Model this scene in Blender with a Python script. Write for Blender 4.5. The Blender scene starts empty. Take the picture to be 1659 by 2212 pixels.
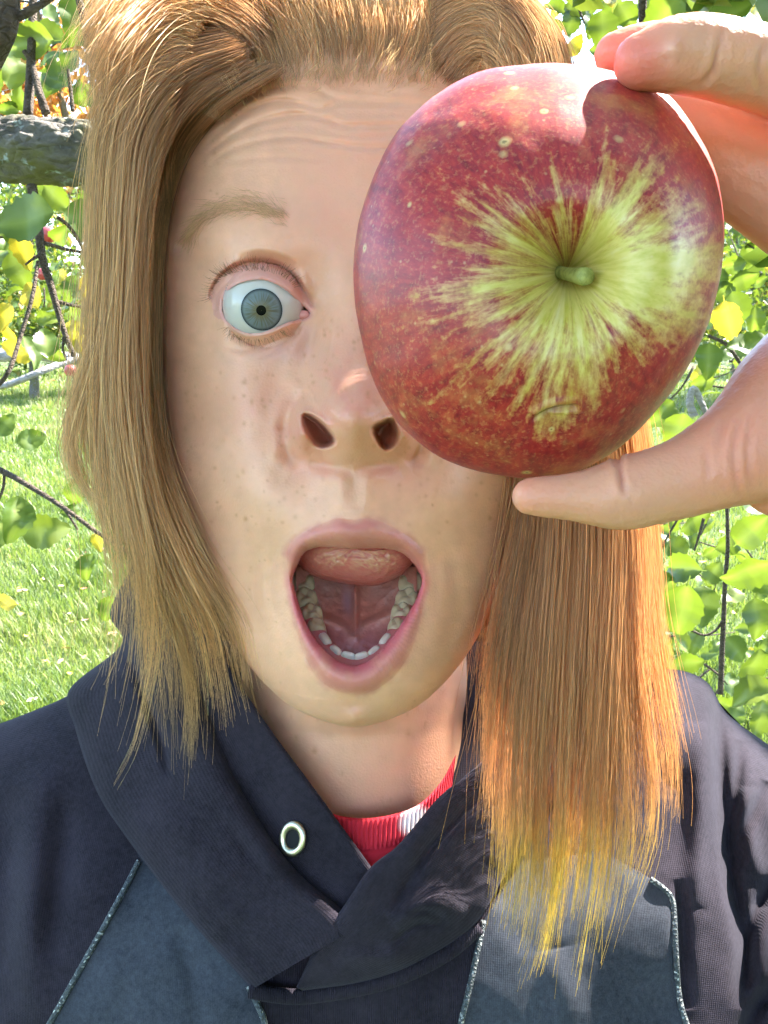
import bpy, math, random
import numpy as np
from mathutils import Vector, Matrix

random.seed(7)
RNG = np.random.default_rng(11)
SC = bpy.context.scene
COL = SC.collection

# ------------------------------------------------------------------ camera
F, CX, CY = 1917.0, 829.5, 1106.0          # focal length and centre in units of a 1659 x 2212 picture
PITCH = math.radians(11.0)
CAM = np.array([0.0, 0.0, 1.50])
cam_data = bpy.data.cameras.new('camera')
cam = bpy.data.objects.new('camera', cam_data)
COL.objects.link(cam)
cam.location = CAM
cam.rotation_euler = (math.pi / 2 - PITCH, 0, 0)
cam_data.sensor_fit = 'HORIZONTAL'
cam_data.sensor_width = 25.96
cam_data.lens = 30.0
cam_data.clip_start = 0.02
cam_data.clip_end = 2000
cam_data.dof.use_dof = True
cam_data.dof.focus_distance = 0.27
cam_data.dof.aperture_fstop = 90
SC.camera = cam

# ------------------------------------------------------------------ sky and sun
SUN = np.array([0.530, 0.390, 0.749])          # towards the sun, in world axes
SUN = SUN / np.linalg.norm(SUN)
world = bpy.data.worlds.new('World')
SC.world = world
world.use_nodes = True
wn = world.node_tree
bg = wn.nodes['Background']
sky = wn.nodes.new('ShaderNodeTexSky')
sky.sky_type = 'NISHITA'
sky.sun_disc = False
sky.sun_elevation = math.asin(SUN[2])
sky.sun_rotation = math.atan2(SUN[0], SUN[1])
sky.air_density = 1.0
sky.dust_density = 0.4
wn.links.new(sky.outputs[0], bg.inputs[0])
bg.inputs[1].default_value = 0.15
sun_data = bpy.data.lights.new('sun', 'SUN')
sun_data.energy = 5.0
sun_data.angle = math.radians(0.55)
sun_data.color = (1.0, 0.95, 0.86)
sun = bpy.data.objects.new('sun', sun_data)
COL.objects.link(sun)
sun.location = (3, 3, 8)
sun.rotation_euler = Vector(SUN).to_track_quat('Z', 'Y').to_euler()

SC.view_settings.view_transform = 'Standard'
SC.view_settings.look = 'None'
SC.view_settings.gamma = 1.0
SC.view_settings.use_curve_mapping = False
SC.view_settings.exposure = 2.95
SC.cycles.max_bounces = 6
SC.cycles.diffuse_bounces = 4
SC.cycles.glossy_bounces = 3
SC.cycles.transmission_bounces = 6
SC.cycles.transparent_max_bounces = 8
SC.cycles.use_adaptive_sampling = True
SC.cycles.adaptive_threshold = 0.035
SC.cycles.use_denoising = True
SC.cycles.sample_clamp_indirect = 6.0
SC.cycles_curves.shape = 'RIBBONS'

# ------------------------------------------------------------------ helpers
_cp, _sp = math.cos(PITCH), math.sin(PITCH)
def W(p):
    """camera-aligned metres (x right, y forward, z up) -> world"""
    p = np.asarray(p, float)
    x, y, z = p[..., 0], p[..., 1], p[..., 2]
    return np.stack([CAM[0] + x, CAM[1] + y * _cp + z * _sp, CAM[2] - y * _sp + z * _cp], -1)
def U(w):
    w = np.asarray(w, float) - CAM
    return np.stack([w[..., 0], w[..., 1] * _cp - w[..., 2] * _sp, w[..., 1] * _sp + w[..., 2] * _cp], -1)
def PX(px, py, d):
    px, py, d = np.broadcast_arrays(np.asarray(px, float), np.asarray(py, float), np.asarray(d, float))
    return np.stack([(px - CX) / F * d, d, (CY - py) / F * d], -1)
def proj(p):
    return CX + p[..., 0] / p[..., 1] * F, CY - p[..., 2] / p[..., 1] * F

def smooth(a, b, x):
    t = np.clip((x - a) / (b - a), 0, 1)
    return t * t * (3 - 2 * t)

def _hash(i, j, k, s):
    n = (i * 374761393 + j * 668265263 + k * 2147483647 + s * 1274126177) & 0xffffffff
    n = ((n ^ (n >> 13)) * 1274126177) & 0xffffffff
    n = (n ^ (n >> 16)) & 0xffffffff
    return n / 4294967295.0
def vnoise(p, s=0):
    p = np.asarray(p, float)
    i = np.floor(p).astype(np.int64)
    f = p - i
    f = f * f * (3 - 2 * f)
    r = 0
    for dx in (0, 1):
        for dy in (0, 1):
            for dz in (0, 1):
                w = (f[..., 0] if dx else 1 - f[..., 0]) * (f[..., 1] if dy else 1 - f[..., 1]) * (f[..., 2] if dz else 1 - f[..., 2])
                r = r + w * _hash(i[..., 0] + dx, i[..., 1] + dy, i[..., 2] + dz, s)
    return r * 2 - 1
def fbm(p, o=4, s=0):
    a, t = 1.0, 0
    for k in range(o):
        t = t + a * vnoise(np.asarray(p) * 2 ** k, s + k * 17)
        a *= 0.5
    return t

def spline(pts, n, closed=False):
    """centripetal-ish Catmull-Rom through pts, n samples evenly spread along the curve"""
    P = np.asarray(pts, float)
    if closed:
        Q = np.vstack([P[-1], P, P[0], P[1]])
    else:
        Q = np.vstack([2 * P[0] - P[1], P, 2 * P[-1] - P[-2]])
    out = []
    m = 24
    t = np.linspace(0, 1, m, endpoint=False)[:, None]
    for a in range(1, len(Q) - 2):
        p0, p1, p2, p3 = Q[a - 1], Q[a], Q[a + 1], Q[a + 2]
        out.append(0.5 * (2 * p1 + (p2 - p0) * t + (2 * p0 - 5 * p1 + 4 * p2 - p3) * t ** 2 + (3 * p1 - p0 - 3 * p2 + p3) * t ** 3))
    out = np.vstack(out + [Q[-2][None]])
    dd = np.r_[0, np.cumsum(np.linalg.norm(np.diff(out, axis=0), axis=1))]
    s = np.linspace(0, dd[-1], n, endpoint=not closed)
    return np.stack([np.interp(s, dd, out[:, k]) for k in range(P.shape[1])], -1)

def polydist(poly, x, y, closed=False):
    """distance of points to a polyline"""
    poly = np.asarray(poly, float)
    best = np.full(x.shape, 1e9)
    n = len(poly)
    par = np.zeros(x.shape)
    for i in range(n if closed else n - 1):
        a, b = poly[i], poly[(i + 1) % n]
        d = b - a
        t = np.clip(((x - a[0]) * d[0] + (y - a[1]) * d[1]) / (d @ d + 1e-12), 0, 1)
        q = np.hypot(x - a[0] - t * d[0], y - a[1] - t * d[1])
        m = q < best
        best = np.where(m, q, best)
        par = np.where(m, (i + t) / n, par)
    return best, par
def inside(poly, x, y):
    poly = np.asarray(poly, float)
    r = np.zeros(x.shape, bool)
    n = len(poly)
    for i in range(n):
        a, b = poly[i], poly[(i + 1) % n]
        if a[1] == b[1]:
            continue
        c = (a[1] > y) != (b[1] > y)
        r ^= c & (x < (b[0] - a[0]) * (y - a[1]) / (b[1] - a[1]) + a[0])
    return r
def sdf(poly, x, y, pad=60):
    """signed distance (negative inside), exact only within pad of the box of poly"""
    poly = np.asarray(poly, float)
    s = np.full(x.shape, 1e3)
    lo, hi = poly.min(0) - pad, poly.max(0) + pad
    m = (x > lo[0]) & (x < hi[0]) & (y > lo[1]) & (y < hi[1])
    d, _ = polydist(poly, x[m], y[m], True)
    ins = inside(poly, x[m], y[m])
    s[m] = np.where(ins, -d, d)
    return s
def nearest_on(poly, x, y):
    poly = np.asarray(poly, float)
    bx, by, best = np.zeros(x.shape), np.zeros(x.shape), np.full(x.shape, 1e9)
    n = len(poly)
    for i in range(n):
        a, b = poly[i], poly[(i + 1) % n]
        d = b - a
        t = np.clip(((x - a[0]) * d[0] + (y - a[1]) * d[1]) / (d @ d + 1e-12), 0, 1)
        qx, qy = a[0] + t * d[0], a[1] + t * d[1]
        q = np.hypot(x - qx, y - qy)
        m = q < best
        best = np.where(m, q, best); bx = np.where(m, qx, bx); by = np.where(m, qy, by)
    return bx, by

def tps_fit(pts, vals, lam=1e-3, sc=300.0):
    P = np.asarray(pts, float) / sc
    n = len(P)
    r = np.linalg.norm(P[:, None] - P[None], axis=-1)
    K = np.where(r > 0, r * r * np.log(r + 1e-12), 0) + lam * np.eye(n)
    A = np.zeros((n + 3, n + 3))
    A[:n, :n] = K
    A[:n, n] = 1; A[:n, n + 1:] = P
    A[n:, :n] = A[:n, n:].T
    c = np.linalg.solve(A, np.r_[vals, 0, 0, 0])
    def f(x, y):
        sh = np.shape(x)
        X = np.ravel(x) / sc; Y = np.ravel(y) / sc
        o = c[n] + c[n + 1] * X + c[n + 2] * Y
        for k in range(n):
            q = np.hypot(X - P[k, 0], Y - P[k, 1])
            o = o + c[k] * q * q * np.log(q + 1e-12)
        return o.reshape(sh)
    return f

def link(o, parent=None):
    COL.objects.link(o)
    if parent is not None:
        o.parent = parent
    return o
def mesh_obj(name, verts, faces, mat, parent=None, smoothed=True, attrs=None, loc=None):
    """verts in world metres; loc moves the object's origin there"""
    verts = np.asarray(verts, np.float32)
    me = bpy.data.meshes.new(name)
    if loc is not None:
        verts = verts - np.asarray(loc, np.float32)
    if isinstance(faces, np.ndarray) and faces.ndim == 2:
        nf, k = faces.shape
        me.vertices.add(len(verts)); me.vertices.foreach_set('co', verts.ravel())
        me.loops.add(nf * k); me.loops.foreach_set('vertex_index', faces.astype(np.int32).ravel())
        me.polygons.add(nf)
        me.polygons.foreach_set('loop_start', np.arange(0, nf * k, k, dtype=np.int32))
        me.update(calc_edges=True)
    else:
        me.from_pydata(verts.tolist(), [], [list(map(int, f)) for f in faces])
    if smoothed:
        me.polygons.foreach_set('use_smooth', np.ones(len(me.polygons), bool))
    for an, av in (attrs or {}).items():
        av = np.asarray(av, np.float32)
        if av.ndim == 1:
            a = me.attributes.new(an, 'FLOAT', 'POINT'); a.data.foreach_set('value', av)
        elif av.shape[1] == 3:
            a = me.attributes.new(an, 'FLOAT_VECTOR', 'POINT'); a.data.foreach_set('vector', av.ravel())
    if mat is not None:
        me.materials.append(mat)
    me.validate()
    o = bpy.data.objects.new(name, me)
    if loc is not None:
        o.location = loc
    return link(o, parent)
def empty(name, loc=(0, 0, 0)):
    o = bpy.data.objects.new(name, None)
    o.empty_display_size = 0.05
    o.location = loc
    return link(o)
def part(name, verts, faces, mat, parent, root, **kw):
    """a mesh given in world metres, hung under parent; root is the thing's Empty"""
    return mesh_obj(name, np.asarray(verts) - np.array(root.location), faces, mat, parent, **kw)
def tag(o, label=None, cat=None, group=None, kind=None):
    if label: o['label'] = label
    if cat: o['category'] = cat
    if group: o['group'] = group
    if kind: o['kind'] = kind
    return o

def grid_faces(nr, nc, wrap=False, off=0):
    r = np.arange(nr - 1)[:, None]
    c = np.arange(nc if wrap else nc - 1)[None]
    c2 = (c + 1) % nc
    a = r * nc + c; b = r * nc + c2; d = (r + 1) * nc + c; e = (r + 1) * nc + c2
    return np.stack([a, d, e, b], -1).reshape(-1, 4) + off

def tube(path, rad, seg=10, cap=True):
    """path (n,3), rad scalar or (n,): returns verts, faces (quads + cap fans as quads)"""
    path = np.asarray(path, float); n = len(path)
    rad = np.broadcast_to(np.asarray(rad, float), (n,))
    tan = np.gradient(path, axis=0)
    tan /= np.linalg.norm(tan, axis=1)[:, None] + 1e-12
    up = np.array([0.13, 0.21, 0.97]) if abs(tan[0][2]) < 0.9 else np.array([0.97, 0.21, 0.13])
    V = []
    s = np.cross(tan[0], up); s /= np.linalg.norm(s)
    for i in range(n):
        s = s - tan[i] * (s @ tan[i]); s /= np.linalg.norm(s) + 1e-12
        t = np.cross(tan[i], s)
        a = np.arange(seg) / seg * 2 * math.pi
        V.append(path[i] + rad[i] * (np.cos(a)[:, None] * s + np.sin(a)[:, None] * t))
    V = np.vstack(V)
    Fc = grid_faces(n, seg, True)
    if cap:
        k = len(V)
        V = np.vstack([V, path[0], path[-1]])
        a = np.arange(seg)
        b = (a + 1) % seg
        f0 = np.stack([np.full(seg, k), a, b, b], -1)
        f1 = np.stack([np.full(seg, k + 1), (n - 1) * seg + b, (n - 1) * seg + a, (n - 1) * seg + a], -1)
        Fc = [list(map(int, f)) for f in Fc] + [[int(f[0]), int(f[1]), int(f[2])] for f in f0] + [[int(f[0]), int(f[1]), int(f[2])] for f in f1]
    return V, Fc
def join(parts):
    V, Fs, o = [], [], 0
    for v, f in parts:
        V.append(np.asarray(v)); Fs += [[int(i) + o for i in q] for q in f]
        o += len(v)
    return np.vstack(V), Fs

# ------------------------------------------------------------------ materials
def new_mat(name):
    m = bpy.data.materials.new(name); m.use_nodes = True
    nt = m.node_tree
    return m, nt, nt.nodes['Principled BSDF']
def N(nt, t, **kw):
    n = nt.nodes.new(t)
    for k, v in kw.items():
        if k.startswith('i_'):
            n.inputs[k[2:].replace('_', ' ')].default_value = v
        else:
            setattr(n, k, v)
    return n
def ramp(nt, fac, stops, interp='LINEAR'):
    r = nt.nodes.new('ShaderNodeValToRGB')
    r.color_ramp.interpolation = interp
    e = r.color_ramp.elements
    while len(e) < len(stops): e.new(0.5)
    for q, (p, c) in zip(e, stops):
        q.position = p; q.color = (*c, 1) if len(c) == 3 else c
    nt.links.new(fac, r.inputs[0])
    return r.outputs[0]
def mix(nt, fac, a, b, mode='MIX'):
    n = nt.nodes.new('ShaderNodeMix'); n.data_type = 'RGBA'; n.blend_type = mode
    for s, v in ((n.inputs[0], fac), (n.inputs[6], a), (n.inputs[7], b)):
        if hasattr(v, 'is_linked'): nt.links.new(v, s)
        elif isinstance(v, (int, float)): s.default_value = v
        else: s.default_value = (*v, 1)
    return n.outputs[2]
def math_n(nt, op, a, b=None, c=None):
    n = nt.nodes.new('ShaderNodeMath'); n.operation = op
    for s, v in zip(n.inputs, (a, b, c)):
        if v is None: continue
        if hasattr(v, 'is_linked'): nt.links.new(v, s)
        else: s.default_value = v
    return n.outputs[0]
def noise_n(nt, vec, scale, detail=4, rough=0.55, out=0):
    n = nt.nodes.new('ShaderNodeTexNoise')
    n.inputs['Scale'].default_value = scale; n.inputs['Detail'].default_value = detail; n.inputs['Roughness'].default_value = rough
    if vec is not None: nt.links.new(vec, n.inputs['Vector'])
    return n.outputs[out]
def bump(nt, h, bsdf, strength=0.3, dist=0.001):
    b = nt.nodes.new('ShaderNodeBump')
    b.inputs['Strength'].default_value = strength; b.inputs['Distance'].default_value = dist
    nt.links.new(h, b.inputs['Height'])
    nt.links.new(b.outputs[0], bsdf.inputs['Normal'])
    return b
def attr_n(nt, name):
    a = nt.nodes.new('ShaderNodeAttribute'); a.attribute_name = name
    return a
# ================================================================== ground and grass
def make_ground():
    m, nt, bs = new_mat('meadow_ground')
    tc = N(nt, 'ShaderNodeTexCoord')
    ob = tc.outputs['Object']
    n1 = noise_n(nt, ob, 1.3, 5, 0.6); n2 = noise_n(nt, ob, 18, 5, 0.65); n3 = noise_n(nt, ob, 90, 3, 0.6)
    f = math_n(nt, 'ADD', math_n(nt, 'MULTIPLY', n1, 0.5), math_n(nt, 'MULTIPLY', n2, 0.5))
    c = ramp(nt, f, [(0.32, (0.028, 0.052, 0.008)), (0.5, (0.06, 0.10, 0.017)), (0.68, (0.11, 0.125, 0.036))])
    c = mix(nt, math_n(nt, 'MULTIPLY', n3, 0.4), c, (0.13, 0.155, 0.05))
    nt.links.new(c, bs.inputs['Base Color'])
    bs.inputs['Roughness'].default_value = 0.9
    bump(nt, math_n(nt, 'ADD', n2, n3), bs, 0.6, 0.05)
    r = np.r_[0, np.geomspace(1.5, 900, 60)]
    a = np.arange(72) / 72 * 2 * math.pi
    X = r[:, None] * np.cos(a); Y = r[:, None] * np.sin(a)
    Z = 0.05 * fbm(np.stack([X / 3, Y / 3, X * 0], -1), 3, 2) * smooth(1.5, 6, r)[:, None]
    g = mesh_obj('ground', np.stack([X, Y, Z], -1).reshape(-1, 3), grid_faces(61, 72, True), m)
    tag(g, kind='structure')
make_ground()
def make_grass():
    rg = np.random.default_rng(3)
    n = 190000
    # density falls with distance; only the ground in view
    Y = 2.4 * (45 / 2.4) ** rg.random(n)
    q_ = rg.random(n)
    sX = np.where(q_ < 0.40, rg.uniform(-0.56, -0.22, n), np.where(q_ < 0.66, rg.uniform(0.22, 0.56, n), rg.uniform(-1.3, 1.3, n)))
    X = sX * Y
    tuft = fbm(np.stack([X * 1.6, Y * 1.6, X * 0], -1), 3, 5)
    Z = 0.05 * fbm(np.stack([X / 3, Y / 3, X * 0], -1), 3, 2) * smooth(1.5, 6, np.hypot(X, Y))
    h = (0.055 + 0.05 * rg.random(n)) * (1 + 0.7 * np.clip(tuft, -0.7, 1)) * np.interp(Y, [2.6, 10, 45], [1, 1.15, 2.0])
    w = 0.0022 * np.interp(Y, [2.6, 8, 45], [1.0, 1.9, 7.5])
    a = rg.uniform(0, 6.28, n); ln = rg.uniform(0.15, 0.85, n) * h
    dx, dy = np.cos(a), np.sin(a)
    p = np.stack([X, Y, Z - 0.005], -1)
    side = np.stack([-dy, dx, dx * 0], -1) * w[:, None]
    lean = np.stack([dx, dy, dx * 0], -1) * ln[:, None]
    up = np.array([0, 0, 1.0])
    m1 = p + lean * 0.35 + up * (h * 0.6)[:, None]
    tip = p + lean + up * h[:, None]
    V = np.stack([p - side, p + side, m1 + side * .8, m1 - side * .8, tip], 1).reshape(-1, 3)
    o = np.arange(n)[:, None] * 5
    Fq = np.vstack([o + np.array([0, 1, 2]), o + np.array([0, 2, 3]), o + np.array([3, 2, 4])])
    dryv = np.clip(rg.random(n) * 0.9 + 0.35 * fbm(np.stack([X * .7, Y * .7, X * 0], -1), 2, 9), 0, 1)
    m = bpy.data.materials.new('grass_blades'); m.use_nodes = True
    nt = m.node_tree; bs = nt.nodes['Principled BSDF']
    at = attr_n(nt, 'dry')
    c = ramp(nt, at.outputs['Fac'], [(0.0, (0.045, 0.09, 0.012)), (0.45, (0.11, 0.165, 0.028)), (0.75, (0.20, 0.225, 0.05)), (1.0, (0.36, 0.31, 0.14))])
    nt.links.new(c, bs.inputs['Base Color']); bs.inputs['Roughness'].default_value = 0.42
    tr = N(nt, 'ShaderNodeBsdfTranslucent'); nt.links.new(mix(nt, 0.5, c, (0.30, 0.42, 0.05)), tr.inputs[0])
    mx = N(nt, 'ShaderNodeMixShader'); mx.inputs[0].default_value = 0.42
    nt.links.new(bs.outputs[0], mx.inputs[1]); nt.links.new(tr.outputs[0], mx.inputs[2])
    nt.links.new(mx.outputs[0], nt.nodes['Material Output'].inputs[0])
    g = mesh_obj('grass', V, Fq, m, smoothed=False, attrs={'dry': np.repeat(dryv, 5)})
    tag(g, 'sunlit green meadow grass covering the orchard floor', 'grass', kind='stuff')
    # fallen leaves
    k = 450
    Y = 2.6 * (22 / 2.6) ** rg.random(k); X = np.where(rg.random(k) < 0.6, rg.uniform(-0.6, -0.22, k), rg.uniform(0.18, 0.6, k)) * Y
    s_ = rg.uniform(0.012, 0.026, k); a = rg.uniform(0, 6.28, k)
    c_, n_ = np.cos(a), np.sin(a)
    base_ = np.stack([X, Y, 0.05 + 0.03 * rg.random(k)], -1)
    q = []
    for u, v in ((-1, 0), (-.3, .6), (.5, .55), (1.1, 0), (.5, -.55), (-.3, -.6)):
        q.append(base_ + np.stack([(u * c_ - v * n_) * s_, (u * n_ + v * c_) * s_, rg.uniform(-.3, .5, k) * s_], -1))
    V = np.stack(q, 1).reshape(-1, 3); o = np.arange(k)[:, None] * 6
    Fq = np.vstack([o + np.array([0, 1, 4, 5]), o + np.array([1, 2, 3, 4])])
    m, nt, bs = new_mat('fallen_leaf')
    at = attr_n(nt, 'kind_')
    nt.links.new(ramp(nt, at.outputs['Fac'], [(0.0, (0.30, 0.17, 0.08)), (0.4, (0.45, 0.33, 0.06)), (0.7, (0.42, 0.12, 0.08)), (1.0, (0.5, 0.42, 0.30))]), bs.inputs['Base Color'])
    bs.inputs['Roughness'].default_value = 0.6
    g = mesh_obj('fallen_leaves', V, Fq, m, smoothed=False, attrs={'kind_': np.repeat(rg.random(k), 6)})
    tag(g, 'dry yellow and brown leaves scattered in the grass', 'fallen leaves', kind='stuff')
make_grass()
# ================================================================== orchard trees
def bark_mat(name, c0, c1, moss=None, scale=60.0, mossf=0.5):
    m, nt, bs = new_mat(name)
    tc = N(nt, 'ShaderNodeTexCoord'); ob = tc.outputs['Object']
    mp = N(nt, 'ShaderNodeMapping'); mp.inputs['Scale'].default_value = (0.5, 1, 1); nt.links.new(ob, mp.inputs[0])
    n1 = noise_n(nt, mp.outputs[0], scale, 7, 0.7); n2 = noise_n(nt, ob, scale * 4, 4, 0.6)
    vo = N(nt, 'ShaderNodeTexVoronoi'); vo.inputs['Scale'].default_value = scale * 1.1; vo.feature = 'DISTANCE_TO_EDGE'
    nt.links.new(mp.outputs[0], vo.inputs['Vector'])
    c = ramp(nt, n1, [(0.30, c0), (0.70, c1)])
    if moss:
        sep = N(nt, 'ShaderNodeSeparateXYZ'); g = N(nt, 'ShaderNodeNewGeometry')
        nm = noise_n(nt, ob, scale * 0.35, 5, 0.6)
        c = mix(nt, ramp(nt, nm, [(0.5 - 0.1 * mossf, (0, 0, 0)), (0.62, (1, 1, 1))]), c, moss)
        nl = noise_n(nt, ob, scale * 1.2, 3, 0.6)
        c = mix(nt, ramp(nt, nl, [(0.62, (0, 0, 0)), (0.70, (1, 1, 1))]), c, (0.30, 0.34, 0.32))
    nt.links.new(c, bs.inputs['Base Color'])
    bs.inputs['Roughness'].default_value = 0.9
    h = math_n(nt, 'ADD', math_n(nt, 'MULTIPLY', n1, 1.0), math_n(nt, 'ADD', math_n(nt, 'MULTIPLY', n2, 0.4), math_n(nt, 'MINIMUM', math_n(nt, 'MULTIPLY', vo.outputs['Distance'], 3.0), 0.5)))
    bump(nt, h, bs, 0.9, 0.008)
    return m
m_bark = bark_mat('lichen_bark', (0.045, 0.040, 0.036), (0.22, 0.195, 0.17), (0.13, 0.12, 0.035), 42)
m_twig = bark_mat('twig_bark', (0.045, 0.030, 0.020), (0.17, 0.12, 0.085), None, 160)
m_pale = bark_mat('pale_grey_bark', (0.16, 0.14, 0.13), (0.42, 0.39, 0.37), None, 40)

def leaf_mat(name, stops, spots=False, trans=0.42, per_object=True, tcol=(0.16, 0.225, 0.008)):
    m = bpy.data.materials.new(name); m.use_nodes = True
    nt = m.node_tree; bs = nt.nodes['Principled BSDF']
    if per_object:
        oi = N(nt, 'ShaderNodeObjectInfo'); fac = oi.outputs['Random']
    else:
        fac = attr_n(nt, 'rnd').outputs['Fac']
    c = ramp(nt, fac, stops)
    tc = N(nt, 'ShaderNodeTexCoord')
    vec = tc.outputs['Generated'] if per_object else tc.outputs['Object']
    nz = noise_n(nt, vec, 3.0 if per_object else 40, 4, 0.6)
    c = mix(nt, math_n(nt, 'MULTIPLY', nz, 0.30), c, (0.20, 0.26, 0.035))
    if per_object:
        at = attr_n(nt, 'vein')
        c = mix(nt, math_n(nt, 'MULTIPLY', at.outputs['Fac'], 0.45), c, (0.36, 0.42, 0.12))
    if spots:
        n2 = noise_n(nt, tc.outputs['Object'], 260, 3, 0.7)
        c = mix(nt, ramp(nt, n2, [(0.56, (0, 0, 0)), (0.64, (1, 1, 1))]), c, (0.06, 0.045, 0.01))
    nt.links.new(c, bs.inputs['Base Color'])
    bs.inputs['Roughness'].default_value = 0.38
    bs.inputs['Specular IOR Level'].default_value = 0.55
    tr = N(nt, 'ShaderNodeBsdfTranslucent')
    nt.links.new(mix(nt, 0.62, c, tcol), tr.inputs[0])
    mx = N(nt, 'ShaderNodeMixShader'); mx.inputs[0].default_value = trans
    nt.links.new(bs.outputs[0], mx.inputs[1]); nt.links.new(tr.outputs[0], mx.inputs[2])
    nt.links.new(mx.outputs[0], nt.nodes['Material Output'].inputs[0])
    return m
GREEN = [(0.0, (0.022, 0.060, 0.012)), (0.4, (0.040, 0.085, 0.013)), (0.75, (0.065, 0.115, 0.016)), (1.0, (0.12, 0.145, 0.022))]
YELLOW = [(0.0, (0.42, 0.31, 0.02)), (1.0, (0.52, 0.40, 0.04))]
m_leaf = leaf_mat('apple_leaf', GREEN)
m_leaf_y = leaf_mat('yellowed_spotted_leaf', YELLOW, spots=True, tcol=(0.62, 0.46, 0.02))
m_leaf_far = leaf_mat('orchard_leaves', [(0.0, (0.030, 0.068, 0.014)), (0.5, (0.065, 0.11, 0.02)), (0.8, (0.13, 0.16, 0.035)), (0.92, (0.30, 0.24, 0.04)), (1.0, (0.34, 0.13, 0.05))], per_object=False)
m_leaf_or = leaf_mat('autumn_leaves', [(0.0, (0.50, 0.30, 0.06)), (0.5, (0.55, 0.22, 0.05)), (0.8, (0.48, 0.10, 0.05)), (1.0, (0.35, 0.32, 0.06))], per_object=False, tcol=(0.65, 0.30, 0.04))

def leaf_mesh(name, seed, mat, fold=0.35, curl=0.25, wid=0.33):
    """blade along +y, length 1, petiole at the origin; toothed edge, folded along the midrib"""
    rg = np.random.default_rng(seed)
    n = 13
    t = np.linspace(0, 1, n)
    half = wid * (np.sin(np.pi * t ** 0.80)) ** 0.72 * (1 - 0.10 * t)
    half[0] = 0.012; half[-1] = 0.004
    tooth = 1 + 0.055 * ((np.arange(n) % 2) * 2 - 1)
    cz = -curl * t ** 2 + 0.05 * np.sin(t * 7 + seed)
    V, vein = [], []
    for s in (-1, 1):
        for q in (0.5, 1.0):
            wv = 0.045 * rg.normal(size=n) * q
            x = s * half * q * (tooth if q == 1 else 1)
            V.append(np.stack([x, 0.12 + 0.88 * t + (0.02 if q == 1 else 0) * (np.arange(n) % 2), cz + fold * np.abs(x) + wv * half * 2], -1)); vein.append(np.zeros(n) + (0.15 if q < 1 else 0))
    V.append(np.stack([0 * t, 0.12 + 0.88 * t, cz - 0.01], -1)); vein.append(np.ones(n))
    pet = np.array([[-.008, 0, 0], [.008, 0, 0], [.010, .125, 0.0], [-.010, .125, 0.0]]); V.append(pet); vein.append(np.ones(4))
    V = np.vstack(V); vein = np.concatenate(vein)
    Fs = []
    L1, L2, R1, R2, Mi = 0, n, 2 * n, 3 * n, 4 * n
    for i in range(n - 1):
        Fs += [[L2 + i, L1 + i, L1 + i + 1, L2 + i + 1], [L1 + i, Mi + i, Mi + i + 1, L1 + i + 1], [Mi + i, R1 + i, R1 + i + 1, Mi + i + 1], [R1 + i, R2 + i, R2 + i + 1, R1 + i + 1]]
    k = 5 * n
    Fs.append([k, k + 1, k + 2, k + 3])
    me = bpy.data.meshes.new(name)
    me.from_pydata(V.tolist(), [], Fs)
    me.polygons.foreach_set('use_smooth', np.ones(len(me.polygons), bool))
    a = me.attributes.new('vein', 'FLOAT', 'POINT'); a.data.foreach_set('value', vein.astype(np.float32))
    me.materials.append(mat)
    return me
LEAF_G = [leaf_mesh('leaf', s, m_leaf, f, c, w) for s, f, c, w in ((1, .25, .20, .34), (2, .55, .30, .33), (3, .15, .45, .38), (4, .8, .15, .30), (5, .35, -.2, .36))]
LEAF_Y = [leaf_mesh('leaf', s, m_leaf_y, f, c, w) for s, f, c, w in ((6, .3, .25, .33), (7, .6, .35, .28))]
LRG = np.random.default_rng(77)
def leaf_at(root, px, py, depth, size, ang, tilt=None, yaw=None, mesh=None):
    """a leaf whose middle shows at (px, py); ang = picture direction base -> tip in degrees"""
    me = mesh or LEAF_G[LRG.integers(len(LEAF_G))]
    tilt = LRG.normal() * 22 if tilt is None else tilt           # tip towards / away from the camera
    yaw = LRG.normal() * 35 if yaw is None else yaw              # roll about the midrib
    a, t, y_ = math.radians(ang), math.radians(tilt), math.radians(yaw)
    d = np.array([math.cos(a) * math.cos(t), math.sin(t), math.sin(a) * math.cos(t)])
    nrm = np.array([0, -1.0, 0]); nrm = nrm - d * (nrm @ d); nrm /= np.linalg.norm(nrm)
    s = np.cross(d, nrm)
    nrm = nrm * math.cos(y_) + s * math.sin(y_); s = np.cross(d, nrm)
    Rm_ = np.stack([W(s) - W([0, 0, 0]), W(d) - W([0, 0, 0]), W(nrm) - W([0, 0, 0])], 1)
    c = W(PX(px, py, depth)) - Rm_ @ np.array([0, 0.52 * size, 0])
    o = bpy.data.objects.new('leaf', me)
    link(o, root)
    M = Matrix(np.block([[Rm_ * size, (c - np.array(root.location))[:, None]], [np.zeros((1, 3)), np.ones((1, 1))]]).tolist())
    o.matrix_basis = M
    return o
def twig(root, pts, r0, r1, mat=None, name='twig', n=36, seg=8, parent=None, rough=0.0):
    P = np.array(pts, float)
    q = spline(PX(P[:, 0], P[:, 1], P[:, 2]), n)
    if rough:
        q = q + rough * np.stack([fbm(np.stack([np.arange(n) * .35, np.full(n, k), np.zeros(n)], -1), 2, 3 + k) for k in (1., 2., 3.)], -1)
    v, f = tube(W(q), np.linspace(r0, r1, n), seg)
    return part(name, v, f, mat or m_twig, parent or root, root)
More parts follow.
